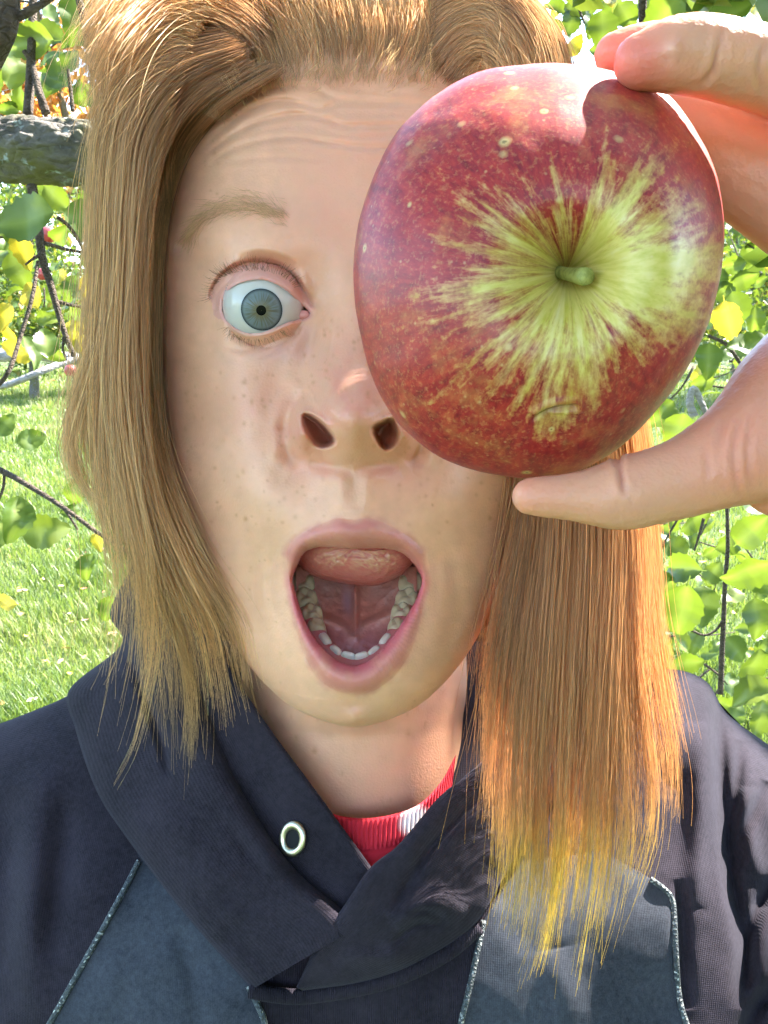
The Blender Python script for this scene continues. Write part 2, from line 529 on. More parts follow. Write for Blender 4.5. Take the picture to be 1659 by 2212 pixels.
def limb(root, pts, r0, r1, mat, name='branch', n=90, seg=40, lump=0.12):
    """thick branch with an uneven, knobbly skin"""
    P = np.array(pts, float)
    q = spline(P if P.shape[1] == 3 and P[0, 1] < 50 and False else PX(P[:, 0], P[:, 1], P[:, 2]), n)
    rad = np.linspace(r0, r1, n)
    v, f = tube(q, rad, seg)
    cen = np.vstack([np.repeat(q, seg, 0), q[:1], q[-1:]])
    rr_ = np.r_[np.repeat(rad, seg), rad[0], rad[-1]]
    k = fbm(v / r0 * 1.3, 4, 6) * lump + fbm(v / r0 * np.array([3.0, 7, 7]), 4, 8) * lump * 0.5 + 0.35 * lump * np.clip(np.abs(fbm(v / r0 * np.array([2.2, 5, 5]), 3, 18)) * 4, 0, 1)
    v = cen + (v - cen) * (1 + k)[:, None]
    return part(name, W(v), f, mat, root, root)
def leaf_cloud(name, root, centers, n, spread, size, mat, seed, flat=0.0, parent=None):
    """many small leaves round given centres, one mesh"""
    rg = np.random.default_rng(seed)
    C_ = np.asarray(centers)
    i = rg.integers(len(C_), size=n)
    p = C_[i] + rg.normal(size=(n, 3)) * np.asarray(spread)
    d = rg.normal(size=(n, 3)); d /= np.linalg.norm(d, axis=1)[:, None]
    e = rg.normal(size=(n, 3)); e -= d * (d * e).sum(1)[:, None]; e /= np.linalg.norm(e, axis=1)[:, None]
    nn = np.cross(d, e)
    s = size * rg.uniform(0.65, 1.2, n)[:, None]
    V = np.stack([p - d * s, p - d * s * .3 + e * s * .52 + nn * s * .12, p + d * s * .45 + e * s * .45 + nn * s * .1, p + d * s * 1.05 - nn * s * .1, p + d * s * .45 - e * s * .45 + nn * s * .1, p - d * s * .3 - e * s * .52 + nn * s * .12], 1).reshape(-1, 3)
    o = np.arange(n)[:, None] * 6
    Fq = np.vstack([o + np.array([0, 1, 2, 3]), o + np.array([0, 3, 4, 5])])
    g = part(name, V, Fq, mat, parent or root, root, smoothed=False, attrs={'rnd': np.repeat(rg.random(n), 6)})
    g['kind'] = 'stuff'
    return g

# ------------------------------------------------------------ the tree at picture left, its limb behind the shoulder
tl = empty('apple_tree', (-1.75, 1.3, 0))
tag(tl, 'near apple tree reaching in with a thick lichen covered limb and spotted yellow leaves', 'tree')
def world_tube(root, pts, r0, r1, mat, name, n=60, seg=28, lump=0.10):
    q = spline(pts, n); rad = np.linspace(r0, r1, n)
    v, f = tube(q, rad, seg)
    cen = np.vstack([np.repeat(q, seg, 0), q[:1], q[-1:]])
    k = fbm(v / r0 * 1.4, 4, 3) * lump
    return part(name, cen + (v - cen) * (1 + k)[:, None], f, mat, root, root)
jl = W(PX(-1150, 420, 1.30))
world_tube(tl, [(-1.75, 1.3, -0.05), (-1.72, 1.3, 0.7), tuple(jl), tuple(jl + np.array([-0.15, 0.1, 1.0])), tuple(jl + np.array([0.1, 0.0, 2.0]))], 0.12, 0.04, m_bark, 'trunk')
limb(tl, [(-1150,420,1.30),(-700,360,1.22),(-300,330,1.16),(-60,316,1.12),(60,322,1.10),(150,330,1.10),(260,338,1.12),(420,330,1.18),(620,300,1.3)], 0.055, 0.030, m_bark, lump=0.16, n=420, seg=110)
twig(tl, [(60,250,1.10),(66,160,1.12),(70,60,1.14),(74,-80,1.16)], .0062, .005)
twig(tl, [(100,245,1.10),(85,200,1.10),(70,140,1.12),(52,110,1.12)], .0055, .003)
twig(tl, [(203,165,1.15),(196,130,1.15),(185,60,1.15),(166,-20,1.15),(150,-90,1.15)], .0052, .0045)
twig(tl, [(157,240,1.2),(152,190,1.2),(147,150,1.2)], .0030, .0022)
twig(tl, [(68,400,1.06),(75,440,1.06),(84,500,1.06),(92,560,1.06),(108,610,1.06),(122,660,1.06),(140,720,1.06),(160,770,1.06)], .0062, .0030)
twig(tl, [(96,525,1.06),(120,532,1.08),(150,540,1.1),(185,545,1.12),(215,540,1.15)], .0026, .0016)
twig(tl, [(88,550,1.06),(70,560,1.05),(55,572,1.05)], .0024, .0014)
twig(tl, [(82,565,1.05),(70,640,1.03),(45,725,1.02),(20,800,1.0),(-10,840,1.0)], .0022, .0026)
twig(tl, [(118,650,1.06),(150,658,1.07),(180,664,1.08),(205,672,1.1)], .0026, .0014)
twig(tl, [(125,470,1.06),(150,490,1.08),(175,530,1.1),(192,580,1.12),(205,630,1.12)], .0024, .0014)
twig(tl, [(138,728,1.06),(136,755,1.06),(144,778,1.06)], .0018, .0010)
twig(tl, [(-60,990,1.15),(10,1020,1.12),(60,1048,1.1),(120,1085,1.08),(170,1120,1.06),(210,1150,1.06),(262,1182,1.06),(300,1215,1.06)], .0044, .0022)
twig(tl, [(130,1090,1.08),(150,1115,1.08),(168,1145,1.08)], .0020, .0012)
twig(tl, [(10,1025,1.12),(5,1060,1.12),(-20,1120,1.12)], .0020, .0014)
twig(tl, [(210,930,1.1),(208,970,1.1),(200,1020,1.1)], .0016, .0010)
# blurred stem close to the lens in the corner
twig(tl, [(-60,190,.50),(-20,120,.49),(5,70,.48),(14,30,.48),(18,-60,.48)], .0085, .0065)
twig(tl, [(10,48,.48),(50,32,.48),(82,14,.48),(120,-12,.48)], .0026, .0018)
HL = [(18,150,95,92,0),(66,92,118,182,0),(50,214,66,100,0),(90,186,74,80,0),(147,136,84,265,0),(110,33,66,300,0),(166,30,98,280,0),(105,70,78,335,0),(30,25,60,110,0),(205,60,60,200,0),(225,110,50,240,0),(120,190,60,60,0),(175,205,60,100,0),(20,235,50,200,0),
      (55,470,150,183,0),(188,476,116,345,0),(30,500,80,280,0),(48,537,82,285,1),(165,624,70,95,1),(201,628,92,265,1),(162,722,76,285,1),(14,536,60,90,0),(36,577,80,285,0),(105,689,66,10,0),(107,752,80,300,0),(196,710,56,80,0),(130,508,66,20,0),(10,680,66,250,1),(22,725,50,280,1),(185,300,40,20,0),(75,415,60,260,0),(120,425,70,320,0),
      (241,924,68,80,0),(66,949,66,20,0),(10,920,60,60,0),(165,1064,64,75,0),(33,1118,112,275,0),(89,1149,98,5,0),(190,1223,68,262,0),(210,1169,44,280,1),(229,1122,64,20,0),(234,1313,66,250,0),(-5,1150,70,260,0),(12,1300,60,170,1),(150,1100,50,20,0),(262,980,52,260,0)]
for x, y, L, a, k in HL:
    L = L * 1.08
    leaf_at(tl, x, y, min(0.075 * F / L, 1.9), L / F * min(0.075 * F / L, 1.9), a + LRG.normal() * 6, tilt=LRG.normal() * 18, yaw=LRG.normal() * 24, mesh=(LEAF_Y[LRG.integers(2)] if k else None))
for _ in range(130):
    x, y = LRG.uniform(-80, 380), LRG.uniform(-80, 240) if LRG.random() < .5 else LRG.uniform(400, 780)
    d = LRG.uniform(1.5, 2.9)
    leaf_at(tl, x, y, d, LRG.uniform(.055, .08), LRG.uniform(0, 360), mesh=(LEAF_Y[LRG.integers(2)] if LRG.random() < .10 else None))
for _ in range(26):
    d = LRG.uniform(1.6, 2.8)
    x0, y0 = LRG.uniform(-80, 330), LRG.uniform(-60, 220) if LRG.random() < .6 else LRG.uniform(420, 760)
    a = LRG.uniform(0, 6.28); l = LRG.uniform(60, 150)
    twig(tl, [(x0, y0, d), (x0 + l * .5 * math.cos(a) + 8, y0 + l * .5 * math.sin(a), d), (x0 + l * math.cos(a), y0 + l * math.sin(a) - 6, d + .05)], .0028, .0012, n=10, seg=6)

# ------------------------------------------------------------ the tree at picture right
tr_ = empty('apple_tree', (2.1, 2.6, 0))
tag(tr_, 'near apple tree with broad sunlit green leaves behind the hand and shoulder', 'tree')
jr = W(PX(2500, 500, 2.6))
world_tube(tr_, [(2.1, 2.6, -0.05), (2.15, 2.6, 0.8), tuple(jr), tuple(jr + np.array([0.1, 0.1, 1.2]))], 0.10, 0.04, m_bark, 'trunk')
limb(tr_, [(2500,500,2.6),(2200,300,2.3),(1900,80,2.0),(1600,-120,1.8),(1200,-260,1.7)], 0.045, 0.015, m_bark, n=60, seg=24)
twig(tr_, [(1390,-60,1.3),(1388,20,1.3),(1388,60,1.3),(1386,90,1.3)], .0068, .0060)
twig(tr_, [(1240,-40,1.5),(1248,10,1.5),(1262,50,1.5)], .0028, .0018)
twig(tr_, [(1570,1080,1.5),(1572,1180,1.5),(1566,1260,1.5),(1563,1340,1.5),(1560,1400,1.5),(1556,1500,1.5)], .0030, .0050)
twig(tr_, [(1562,1340,1.5),(1545,1362,1.5),(1520,1372,1.5),(1490,1360,1.5),(1440,1340,1.55)], .0024, .0014)
twig(tr_, [(1520,1120,1.6),(1512,1150,1.6),(1500,1190,1.6)], .0030, .0018)
twig(tr_, [(1470,1110,1.6),(1420,1200,1.6),(1405,1240,1.6)], .0022, .0014)
twig(tr_, [(1530,725,1.5),(1570,745,1.5),(1600,785,1.5),(1640,820,1.5),(1700,860,1.5)], .0030, .0044)
twig(tr_, [(1540,834,1.5),(1570,838,1.5),(1600,836,1.5),(1650,820,1.5)], .0018, .0016)
twig(tr_, [(1700,1440,1.6),(1640,1475,1.6),(1590,1500,1.6)], .0028, .0014)
twig(tr_, [(1500,900,1.9),(1490,870,1.9),(1500,840,1.9),(1530,900,1.9),(1560,925,1.9)], .0090, .0050, m_pale)
HRT = [(1476,1228,104,180,0),(1619,1237,116,215,0),(1473,1315,134,255,0),(1519,1305,98,262,0),(1476,1387,66,330,0),(1480,1437,84,10,0),(1630,1444,108,265,0),(1423,1273,104,200,0),(1459,1180,70,150,0),(1501,1130,80,20,0),(1573,1166,84,30,0),(1620,1150,100,60,0),(1466,931,92,250,0),(1430,892,84,230,0),(1630,1500,110,200,0),(1640,1545,90,260,0),
       (1592,490,66,100,0),(1618,515,50,80,0),(1623,548,60,300,0),(1584,572,60,190,0),(1605,606,70,20,0),(1566,632,64,300,0),(1571,689,92,285,1),(1596,664,86,300,0),(1630,690,66,280,0),(1623,741,98,175,0),(1532,767,76,260,0),(1605,762,56,340,0),(1540,797,64,280,0),(1519,826,56,200,0),(1573,824,52,250,0),
       (1303,55,86,262,0),(1248,14,70,200,0),(1231,49,60,250,0),(1435,32,118,230,0),(1375,12,66,80,0),(1564,26,130,185,0),(1642,17,80,20,1),(1242,100,56,40,1),(1277,52,60,265,0),(1352,32,70,320,0),(1200,20,60,150,0),(1640,60,50,300,0),(1500,10,70,200,0),
       (1400,1200,70,240,0),(1640,1330,90,280,0),(1590,1400,70,320,0),(1410,1330,70,280,0),(1430,1400,60,320,0),(1540,1240,60,60,0),(1640,1100,90,200,0),(1450,1120,60,120,0)]
for x, y, L, a, k in HRT:
    L = L * 1.08
    leaf_at(tr_, x, y, min(0.078 * F / L, 1.9), L / F * min(0.078 * F / L, 1.9), a + LRG.normal() * 6, tilt=LRG.normal() * 20, yaw=LRG.normal() * 26, mesh=(LEAF_Y[LRG.integers(2)] if k else None))
for _ in range(150):
    if LRG.random() < .35: x, y = LRG.uniform(1150, 1720), LRG.uniform(-90, 120)
    elif LRG.random() < .5: x, y = LRG.uniform(1500, 1720), LRG.uniform(430, 860)
    else: x, y = LRG.uniform(1380, 1720), LRG.uniform(1090, 1480) if LRG.random() < .8 else LRG.uniform(1090, 1560)
    d = LRG.uniform(1.8, 3.2)
    leaf_at(tr_, x, y, d, LRG.uniform(.06, .085), LRG.uniform(0, 360), mesh=(LEAF_Y[LRG.integers(2)] if LRG.random() < .06 else None))
for _ in range(26):
    d = LRG.uniform(1.8, 3.0)
    x0, y0 = (LRG.uniform(1480, 1700), LRG.uniform(450, 850)) if LRG.random() < .45 else (LRG.uniform(1380, 1700), LRG.uniform(1080, 1480))
    a = LRG.uniform(0, 6.28); l = LRG.uniform(60, 150)
    twig(tr_, [(x0, y0, d), (x0 + l * .5 * math.cos(a) + 8, y0 + l * .5 * math.sin(a), d), (x0 + l * math.cos(a), y0 + l * math.sin(a) - 6, d + .05)], .0030, .0012, n=10, seg=6)

# ------------------------------------------------------------ the crowns overhead, between the sun and the person, with gaps
LIT = [(1100,200,.18,.030),(950,250,.18,.022),(1020,170,.185,.02),(1400,260,.175,.020),(1500,400,.18,.012),(1250,150,.185,.028),(1450,60,.18,.022),(1600,60,.18,.022),(1720,90,.19,.02),(1350,90,.20,.018),
       (550,40,.31,.022),(650,20,.32,.026),(760,0,.32,.02),(480,80,.305,.014),(1100,30,.31,.024),(1180,90,.305,.020),(380,110,.30,.016),(290,200,.30,.012),
       (1330,1330,.305,.014),(1300,1480,.305,.018),(1370,1580,.31,.018),(1260,1640,.307,.016),(1340,1720,.31,.012),(1120,1600,.312,.010),(1420,1700,.315,.014),
       (915,1965,.325,.011),(885,1850,.33,.006),(865,2190,.335,.008),(1470,1600,.39,.012),(1490,1720,.38,.012),(1560,1640,.39,.014),(1640,1660,.39,.016),(1600,1760,.385,.008),(1290,2090,.345,.005),(1405,1910,.352,.006),
       (1062,1205,.300,.005),(1040,1290,.300,.004),(930,1165,.286,.0022),(890,1415,.284,.005),(900,1340,.284,.003)]
def shade(root, cx_, n, seed, name='crown', size=0.036):
    """leaves up the sun's way from the person, none on the sun's path to the gaps"""
    rg = np.random.default_rng(seed)
    e1 = np.cross(SUN, [0, 0, 1.0]); e1 /= np.linalg.norm(e1); e2 = np.cross(e1, SUN)
    c0 = W(PX(*cx_))
    p = c0 + (rg.normal(size=(n, 1)) * .24) * e1 + (rg.normal(size=(n, 1)) * .26) * e2 + rg.uniform(0.85, 2.1, (n, 1)) * SUN
    ok = np.ones(n, bool)
    for x, y, d, r in LIT:
        q = p - W(PX(x, y, d))
        pd = np.linalg.norm(q - (q @ SUN)[:, None] * SUN, axis=1)
        ok &= pd > r + size * (0.95 if r > .009 else 0.6)
    p = p[ok]
    return leaf_cloud(name, root, p, len(p), (.001, .001, .001), size, m_leaf_far, seed)
SHD = [(765,915,.252),(765,850,.258),(765,780,.268),(720,720,.28),(820,720,.28),(700,930,.268),(830,930,.268),(765,1000,.267),(850,1010,.272),(920,1040,.275),(990,1000,.285),(1060,1040,.295),(930,930,.275),(650,840,.283),(560,860,.285),
       (850,1180,.28),(765,1150,.266),(700,1150,.267),(820,1130,.267),(640,520,.286),(765,1480,.27)]
def near_shade(root, seed, size=0.030):  # unseen leaf clusters added above the face to keep the sun off
    rg = np.random.default_rng(seed)
    pts = []
    for x, y, d in SHD:
        for _ in range(5):
            a_ = rg.normal(size=3) * .010; a_ -= SUN * (a_ @ SUN)
            pts.append(W(PX(x, y, d)) + a_ + SUN * rg.uniform(0.42, 0.85))
    p = np.array(pts); ok = np.ones(len(p), bool)
    for x, y, d, r in LIT[:18] + LIT[-5:]:
        q = p - W(PX(x, y, d))
        ok &= np.linalg.norm(q - (q @ SUN)[:, None] * SUN, axis=1) > min(r, .014) + size * .55
    p = p[ok]
    return leaf_cloud('foliage', root, p, len(p), (.001, .001, .001), size, m_leaf_far, seed)
near_shade(tl, 41)
shade(tl, (600, 1500, .36), 1900, 5)
shade(tr_, (1050, 1500, .36), 1500, 9)
def added_canopy(root, n, seed, size=0.052):
    """unseen roof of leaves added over person and camera to block sky light"""
    rg = np.random.default_rng(seed)
    p = np.stack([rg.uniform(-2.3, 2.3, n), rg.uniform(-2.6, 1.7, n), CAM[2] + rg.uniform(0.95, 2.3, n)], -1)
    v = p - CAM
    ok = ~((v[:, 1] > 0.1) & (v[:, 2] < 0.62 * v[:, 1] + 0.25))
    for x, y, d, r in LIT:
        q = p - W(PX(x, y, d))
        ok &= np.linalg.norm(q - (q @ SUN)[:, None] * SUN, axis=1) > r + size * 0.95
    p = p[ok]
    return leaf_cloud('added_canopy', root, p, len(p), (.001, .001, .001), size, m_leaf_far, seed)
added_canopy(tl, 15000, 33)  # leaf roof out of view, put in to cut light from above
def added_side_boughs(root, n, seed, size=0.06):
    """boughs beside and behind the camera, out of view, put in to block fill light"""
    rg = np.random.default_rng(seed)
    p = np.stack([rg.uniform(0.85, 2.7, n), rg.uniform(-3.0, 0.10, n), rg.uniform(0.7, 3.3, n)], -1)
    ok = np.ones(n, bool)
    for x, y, d, r in LIT:
        q = p - W(PX(x, y, d))
        ok &= np.linalg.norm(q - (q @ SUN)[:, None] * SUN, axis=1) > r + size * 0.95
    p = p[ok]
    return leaf_cloud('added_boughs', root, p, len(p), (.001, .001, .001), size, m_leaf_far, seed)
added_side_boughs(tr_, 7000, 35)  # unseen leaf wall, added so the fill light comes from the left

# ------------------------------------------------------------ far orchard
def orchard_tree(x, y, h, rx, n, label, mat, seed, size=0.05, pale=False, low=0.25, name='apple_tree'):
    root = empty(name, (x, y, 0)); tag(root, label, 'tree', 'trees of the orchard behind')
    rg = np.random.default_rng(seed)
    hb = h * 0.30
    bk = m_pale if pale else m_bark
    world_tube(root, [(x, y, -0.05), (x + .03, y, hb * .5), (x + rg.normal() * .05, y, hb)], 0.045 * h * .55, 0.03 * h * .55, bk, 'trunk', n=20, seg=14)
    cs = []
    for k in range(11):
        a = k / 11 * 6.28 + rg.normal() * .25
        e = rg.uniform(0.25, 1.0)
        L = rx * rg.uniform(0.7, 1.05)
        tip = np.array([x + math.cos(a) * L, y + math.sin(a) * L * .9, hb + (h - hb) * e * rg.uniform(.55, .95)])
        mid_ = np.array([x, y, hb]) * .45 + tip * .55 + np.array([0, 0, .15 * h * rg.uniform(-.2, .6)])
        world_tube(root, [(x, y, hb * .95), tuple(mid_), tuple(tip)], 0.011 * h, 0.003 * h, bk, 'branch', n=18, seg=8)
        for t in np.linspace(.3, 1.1, 9):
            cs.append((np.array([x, y, hb]) * (1 - t) + tip * t) + rg.normal(size=3) * .06 * rx)
    cs = np.array(cs)
    extra = np.stack([x + rg.normal(size=60) * rx * .5, y + rg.normal(size=60) * rx * .45, low * h + (h * (1 - low)) * rg.random(60) ** .8], -1)
    leaf_cloud('crown', root, np.vstack([cs, extra]), n, (.06 * rx + .05, .06 * rx + .05, .05 * rx + .05), size, mat, seed)
    return root
orchard_tree(-5.9, 12.0, 3.9, 1.9, 6500, 'apple tree with bare grey limbs in the row behind the spotted yellow leaves', m_leaf_far, 21, size=.055, low=.40)
orchard_tree(5.3, 11.5, 4.2, 1.9, 6000, 'apple tree in the row behind the thumb and wrist', m_leaf_far, 22, size=.055, low=.36)
orchard_tree(-9.0, 23.0, 5.2, 3.0, 9000, 'leafy apple tree across the grass behind the lichen limb', m_leaf_far, 11, size=.085, low=.16)
orchard_tree(-5.6, 27.0, 5.6, 3.0, 7000, 'apple tree across the grass half hidden by the hanging blond hair', m_leaf_far, 12, size=.09, low=.16)
orchard_tree(-13.5, 28.0, 6.0, 3.4, 7000, 'apple tree farthest to the side across the grass, beyond the yellow leaves', m_leaf_far, 13, size=.095, low=.16)
orchard_tree(8.6, 22.0, 6.0, 3.2, 8000, 'apple tree in the meadow behind the fingers and apple', m_leaf_far, 14, size=.085, low=.14)
orchard_tree(12.8, 27.0, 6.4, 3.4, 7000, 'apple tree in the meadow behind the wrist', m_leaf_far, 15, size=.09, low=.14)
orchard_tree(-12.5, 40.0, 21.0, 6.5, 9000, 'tall autumn tree with orange leaves against the sky', m_leaf_or, 16, size=.22, pale=False, low=.25, name='maple_tree')
orchard_tree(1.5, 30.0, 6.0, 3.6, 5000, 'broad apple tree behind the head', m_leaf_far, 17, size=.10, low=.12)
orchard_tree(17.0, 38.0, 8.0, 4.5, 6000, 'large far apple tree beyond the thumb', m_leaf_far, 18, size=.13, low=.12)
orchard_tree(-20.0, 38.0, 8.0, 4.5, 6000, 'far apple tree at the end of the row by the thin twigs', m_leaf_far, 19, size=.13, low=.12)
def treeline():
    rg = np.random.default_rng(61)
    n = 17000
    a = rg.uniform(0, 6.28, n)
    prof_h = 6.5 + 3.0 * fbm(np.stack([np.cos(a) * 6, np.sin(a) * 6, a * 0], -1), 3, 4)
    r = rg.uniform(58, 74, n)
    p = np.stack([r * np.cos(a), r * np.sin(a), prof_h * rg.random(n) ** 0.8], -1)
    root = empty('treeline', (0, 66, 0))
    tag(root, 'far wall of leafy woods round the meadow', 'woods', kind='stuff')
    leaf_cloud('foliage', root, p, n, (.3, .3, .3), .55, m_leaf_far, 62)
treeline()
# fallen-over pale limbs low in the left tree line
def low_branch(pts, r0, r1, label):
    root = empty('fallen_branch', W(PX(*pts[0])))
    tag(root, label, 'branch', 'pale limbs low over the grass')
    limb(root, pts, r0, r1, m_pale, n=40, seg=16, lump=.08)
low_branch([(-120,772,4.6),(0,768,4.6),(60,764,4.6),(130,772,4.6),(190,778,4.6),(300,790,4.7)], .036, .026, 'thick pale limb lying level above the far grass beside the hair')
low_branch([(-40,842,4.4),(20,830,4.4),(80,806,4.4),(130,786,4.5),(180,770,4.6)], .014, .018, 'thin pale limb rising from the grass to the thick one')
# red apples on the far trees
def small_apple(px_, py_, d, r, label):
    root = empty('apple', W(PX(px_, py_, d)))
    tag(root, label, 'apple', 'red apples hanging in the trees')
    a = np.linspace(0, math.pi, 16)[:, None]; b = np.arange(20)[None] / 20 * 2 * math.pi
    rad = r * (1 - 0.22 * np.exp(-(a / .35) ** 2) - 0.12 * np.exp(-((a - math.pi) / .3) ** 2))
    c = np.array(root.location)
    V = np.stack([rad * np.sin(a) * np.cos(b), rad * np.sin(a) * np.sin(b), rad * np.cos(a) * np.ones_like(b)], -1).reshape(-1, 3) + c
    part('skin', V, grid_faces(16, 20, True), m_red_apple, root, root)
    v, f = tube(np.array([c + [0, 0, r * .7], c + [0.002, 0, r * 1.0], c + [.004, 0, r * 1.5]]), .0012, 6)
    part('stem', v, f, m_twig, root, root)
m_red_apple, nt, bs = new_mat('ripe_apple_skin')
tc = N(nt, 'ShaderNodeTexCoord')
nt.links.new(ramp(nt, noise_n(nt, tc.outputs['Object'], 40, 4), [(0.3, (0.36, 0.02, 0.03)), (0.7, (0.55, 0.12, 0.10))]), bs.inputs['Base Color'])
bs.inputs['Roughness'].default_value = 0.3
small_apple(8, 510, 2.6, .031, 'small red apple at the frame edge under the long folded leaf')
small_apple(105, 507, 3.2, .030, 'small red apple hanging just beside the hanging twig')
small_apple(92, 592, 3.6, .026, 'small pink apple between the spotted yellow leaves')
small_apple(152, 800, 5.2, .036, 'small red apple low under the thick pale limb')
small_apple(1412, 1182, 2.6, .022, 'small red apple under the thumb by the hair')
# ================================================================== the apple in the hand
OUT = np.array([(1170,133),(1050,148),(960,188),(880,255),(820,340),(780,440),(762,540),(765,650),(785,760),(815,850),(870,930),(950,990),(1050,1025),(1150,1036),(1250,1020),(1330,975),(1420,890),(1490,790),(1540,680),(1565,560),(1570,470),(1550,370),(1510,290),(1450,208),(1380,165),(1300,142),(1230,134)], float)
AC = np.array([1166.0, 585.0]); AS = np.array([1222.0, 588.0])       # centre of the outline, stem end
AD = 0.1960                                                           # depth of the widest ring
apple = empty('apple', W(PX(1166, 1030, AD)))
tag(apple, 'large red and yellow streaked apple held up in front of one eye', 'apple')
oc = spline(OUT, 720, True)
oa = np.arctan2(-(oc[:, 1] - AC[1]), oc[:, 0] - AC[0])
orad = np.hypot(oc[:, 0] - AC[0], oc[:, 1] - AC[1])
o_i = np.argsort(oa); oa, orad = oa[o_i], orad[o_i]
NP_ = 720
ph = np.arange(NP_) / NP_ * 2 * math.pi - math.pi
R = np.interp(ph, np.r_[oa[-1] - 2 * math.pi, oa, oa[0] + 2 * math.pi], np.r_[orad[-1], orad, orad[0]])
# profile from the stem hollow over the shoulder to the blossom end: (ring size, depth offset in metres)
pr = spline([(0.004,-0.0060),(0.020,-0.0068),(0.045,-0.0098),(0.085,-0.0155),(0.15,-0.0222),(0.25,-0.0288),(0.36,-0.0306),(0.50,-0.0290),(0.64,-0.0250),(0.77,-0.0194),(0.885,-0.0126),(0.96,-0.0062),(1.0,0.0005),(0.992,0.009),(0.955,0.018),(0.88,0.026),(0.76,0.032),(0.6,0.0355),(0.4,0.037),(0.25,0.0365),(0.12,0.034),(0.01,0.031)], 330)
keep_ = [i for i in range(330) if i < 210 or i % 4 == 0 or i == 329]
pr = pr[keep_]
tpar = np.linspace(0, 1, 330)[keep_]
rho, dz = pr[:, 0][:, None], pr[:, 1][:, None]
k_ = smooth(0.0, 0.95, rho)                                            # ring centres slide from the stem to the outline's centre
cxr = AS[0] + (AC[0] - AS[0]) * k_; cyr = AS[1] + (AC[1] - AS[1]) * k_
lob = 1 + 0.012 * np.sin(5 * ph + 0.6)[None] * np.sin(np.clip(rho, 0, 1) * math.pi)
Rm = 430.0
Rr = Rm + (R[None] - Rm) * smooth(0.05, 0.9, rho)
scl = 0.9905                                                           # the outline is seen a little in front of the widest ring
rx_ = rho * Rr * lob * scl
# positions in metres on the plane of the widest ring, then pushed along the view axis
Xa = (cxr + rx_ * np.cos(ph)[None] - CX) / F * AD
Za = (CY - (cyr - rx_ * np.sin(ph)[None])) / F * AD
cx0 = (AC[0] - CX) / F; cz0 = (CY - AC[1]) / F
off = dz * (1 + 0.10 * np.sin(ph + 0.9)[None] * smooth(0.2, 0.7, rho) + 0.03 * np.sin(2 * ph + 1.0)[None] * smooth(0.1, 0.6, rho))
# the apple's own axis: pushing along the ray through its middle keeps the outline where it is
Xa = Xa + cx0 * off; Za = Za + cz0 * off; Ya = AD + off
Pa = np.stack([Xa, Ya, Za], -1)
cx_m, cz_m = cx0 * AD, cz0 * AD
ax_px, ax_py = proj(Pa)
# long scar with a lip low on the apple, faint dents
sc_d, sc_t = polydist(spline([(1152,905),(1175,888),(1205,878),(1240,876)], 30), ax_px, ax_py)
vis = (tpar[:, None] < 0.62)
nrm_in = Pa - np.array([cx_m, AD + 0.004, cz_m]); nrm_in /= np.linalg.norm(nrm_in, axis=-1)[..., None]
dent = -0.0008 * np.exp(-(sc_d / 4) ** 2) + 0.0006 * np.exp(-((sc_d - 13) / 8) ** 2) * (ax_py < 890)
dent = dent * vis + 0.0004 * fbm(Pa * 60, 3, 5)
Pa = Pa + nrm_in * dent[..., None]
# where the skin is yellow: ragged star round the stem
ang_t = np.radians([-180,-160,-140,-120,-100,-80,-60,-40,-20,0,20,38,45,55,70,90,100,115,130,150,165,180])
# ring size at which yellow gives way to red, by direction (0 = picture right, 90 = up)
yl_t = np.array([0.36,0.38,0.44,0.48,0.53,0.52,0.48,0.50,0.78,0.98,0.74,0.52,0.68,0.50,0.24,0.18,0.26,0.20,0.28,0.34,0.34,0.36])
yl = np.interp(ph, ang_t, yl_t)
dry = np.broadcast_to(rho, Xa.shape) * (1 + 0 * ph[None])
grow = np.where(tpar[:, None] < 0.62, dry, 2 - dry)                   # keeps growing past the widest ring
yel = yl[None] - 0.05 - grow
scar = 0.8 * np.exp(-(sc_d / 4.5) ** 2) * vis * np.sin(np.clip(sc_t, 0, 1) * math.pi) ** 0.5
halo = np.exp(-(((ax_px - 1205) / 62) ** 2 + ((ax_py - 900) / 30) ** 2)) * vis
ochre = np.exp(-(((ax_px - 900) / 60) ** 2 + ((ax_py - 380) / 110) ** 2)) * vis
m_ap, nt, bs = new_mat('apple_skin')
pol = attr_n(nt, 'polar'); yat = attr_n(nt, 'yel'); sat = attr_n(nt, 'scar'); hat = attr_n(nt, 'halo')
tc = N(nt, 'ShaderNodeTexCoord')
mp = N(nt, 'ShaderNodeMapping'); mp.inputs['Scale'].default_value = (1, 1, 0.20)
nt.links.new(pol.outputs['Vector'], mp.inputs['Vector'])
mp2 = N(nt, 'ShaderNodeMapping'); mp2.inputs['Scale'].default_value = (1, 1, 0.85)
nt.links.new(pol.outputs['Vector'], mp2.inputs['Vector'])
s1 = noise_n(nt, mp.outputs[0], 2.3, 4, 0.55)
s2 = noise_n(nt, mp2.outputs[0], 5.5, 5, 0.6)
s3 = noise_n(nt, mp2.outputs[0], 16, 5, 0.65)
mot = noise_n(nt, tc.outputs['Object'], 75, 6, 0.65)
fine = noise_n(nt, tc.outputs['Object'], 900, 3, 0.7)
t1 = math_n(nt, 'ADD', yat.outputs['Fac'], math_n(nt, 'MULTIPLY', math_n(nt, 'SUBTRACT', s1, 0.5), 1.05))
t1 = math_n(nt, 'ADD', t1, math_n(nt, 'MULTIPLY', math_n(nt, 'SUBTRACT', s2, 0.5), 0.75))
t1 = math_n(nt, 'ADD', t1, math_n(nt, 'MULTIPLY', math_n(nt, 'SUBTRACT', s3, 0.5), 0.24))
t1 = math_n(nt, 'ADD', t1, math_n(nt, 'MULTIPLY', math_n(nt, 'SUBTRACT', fine, 0.5), 0.18))
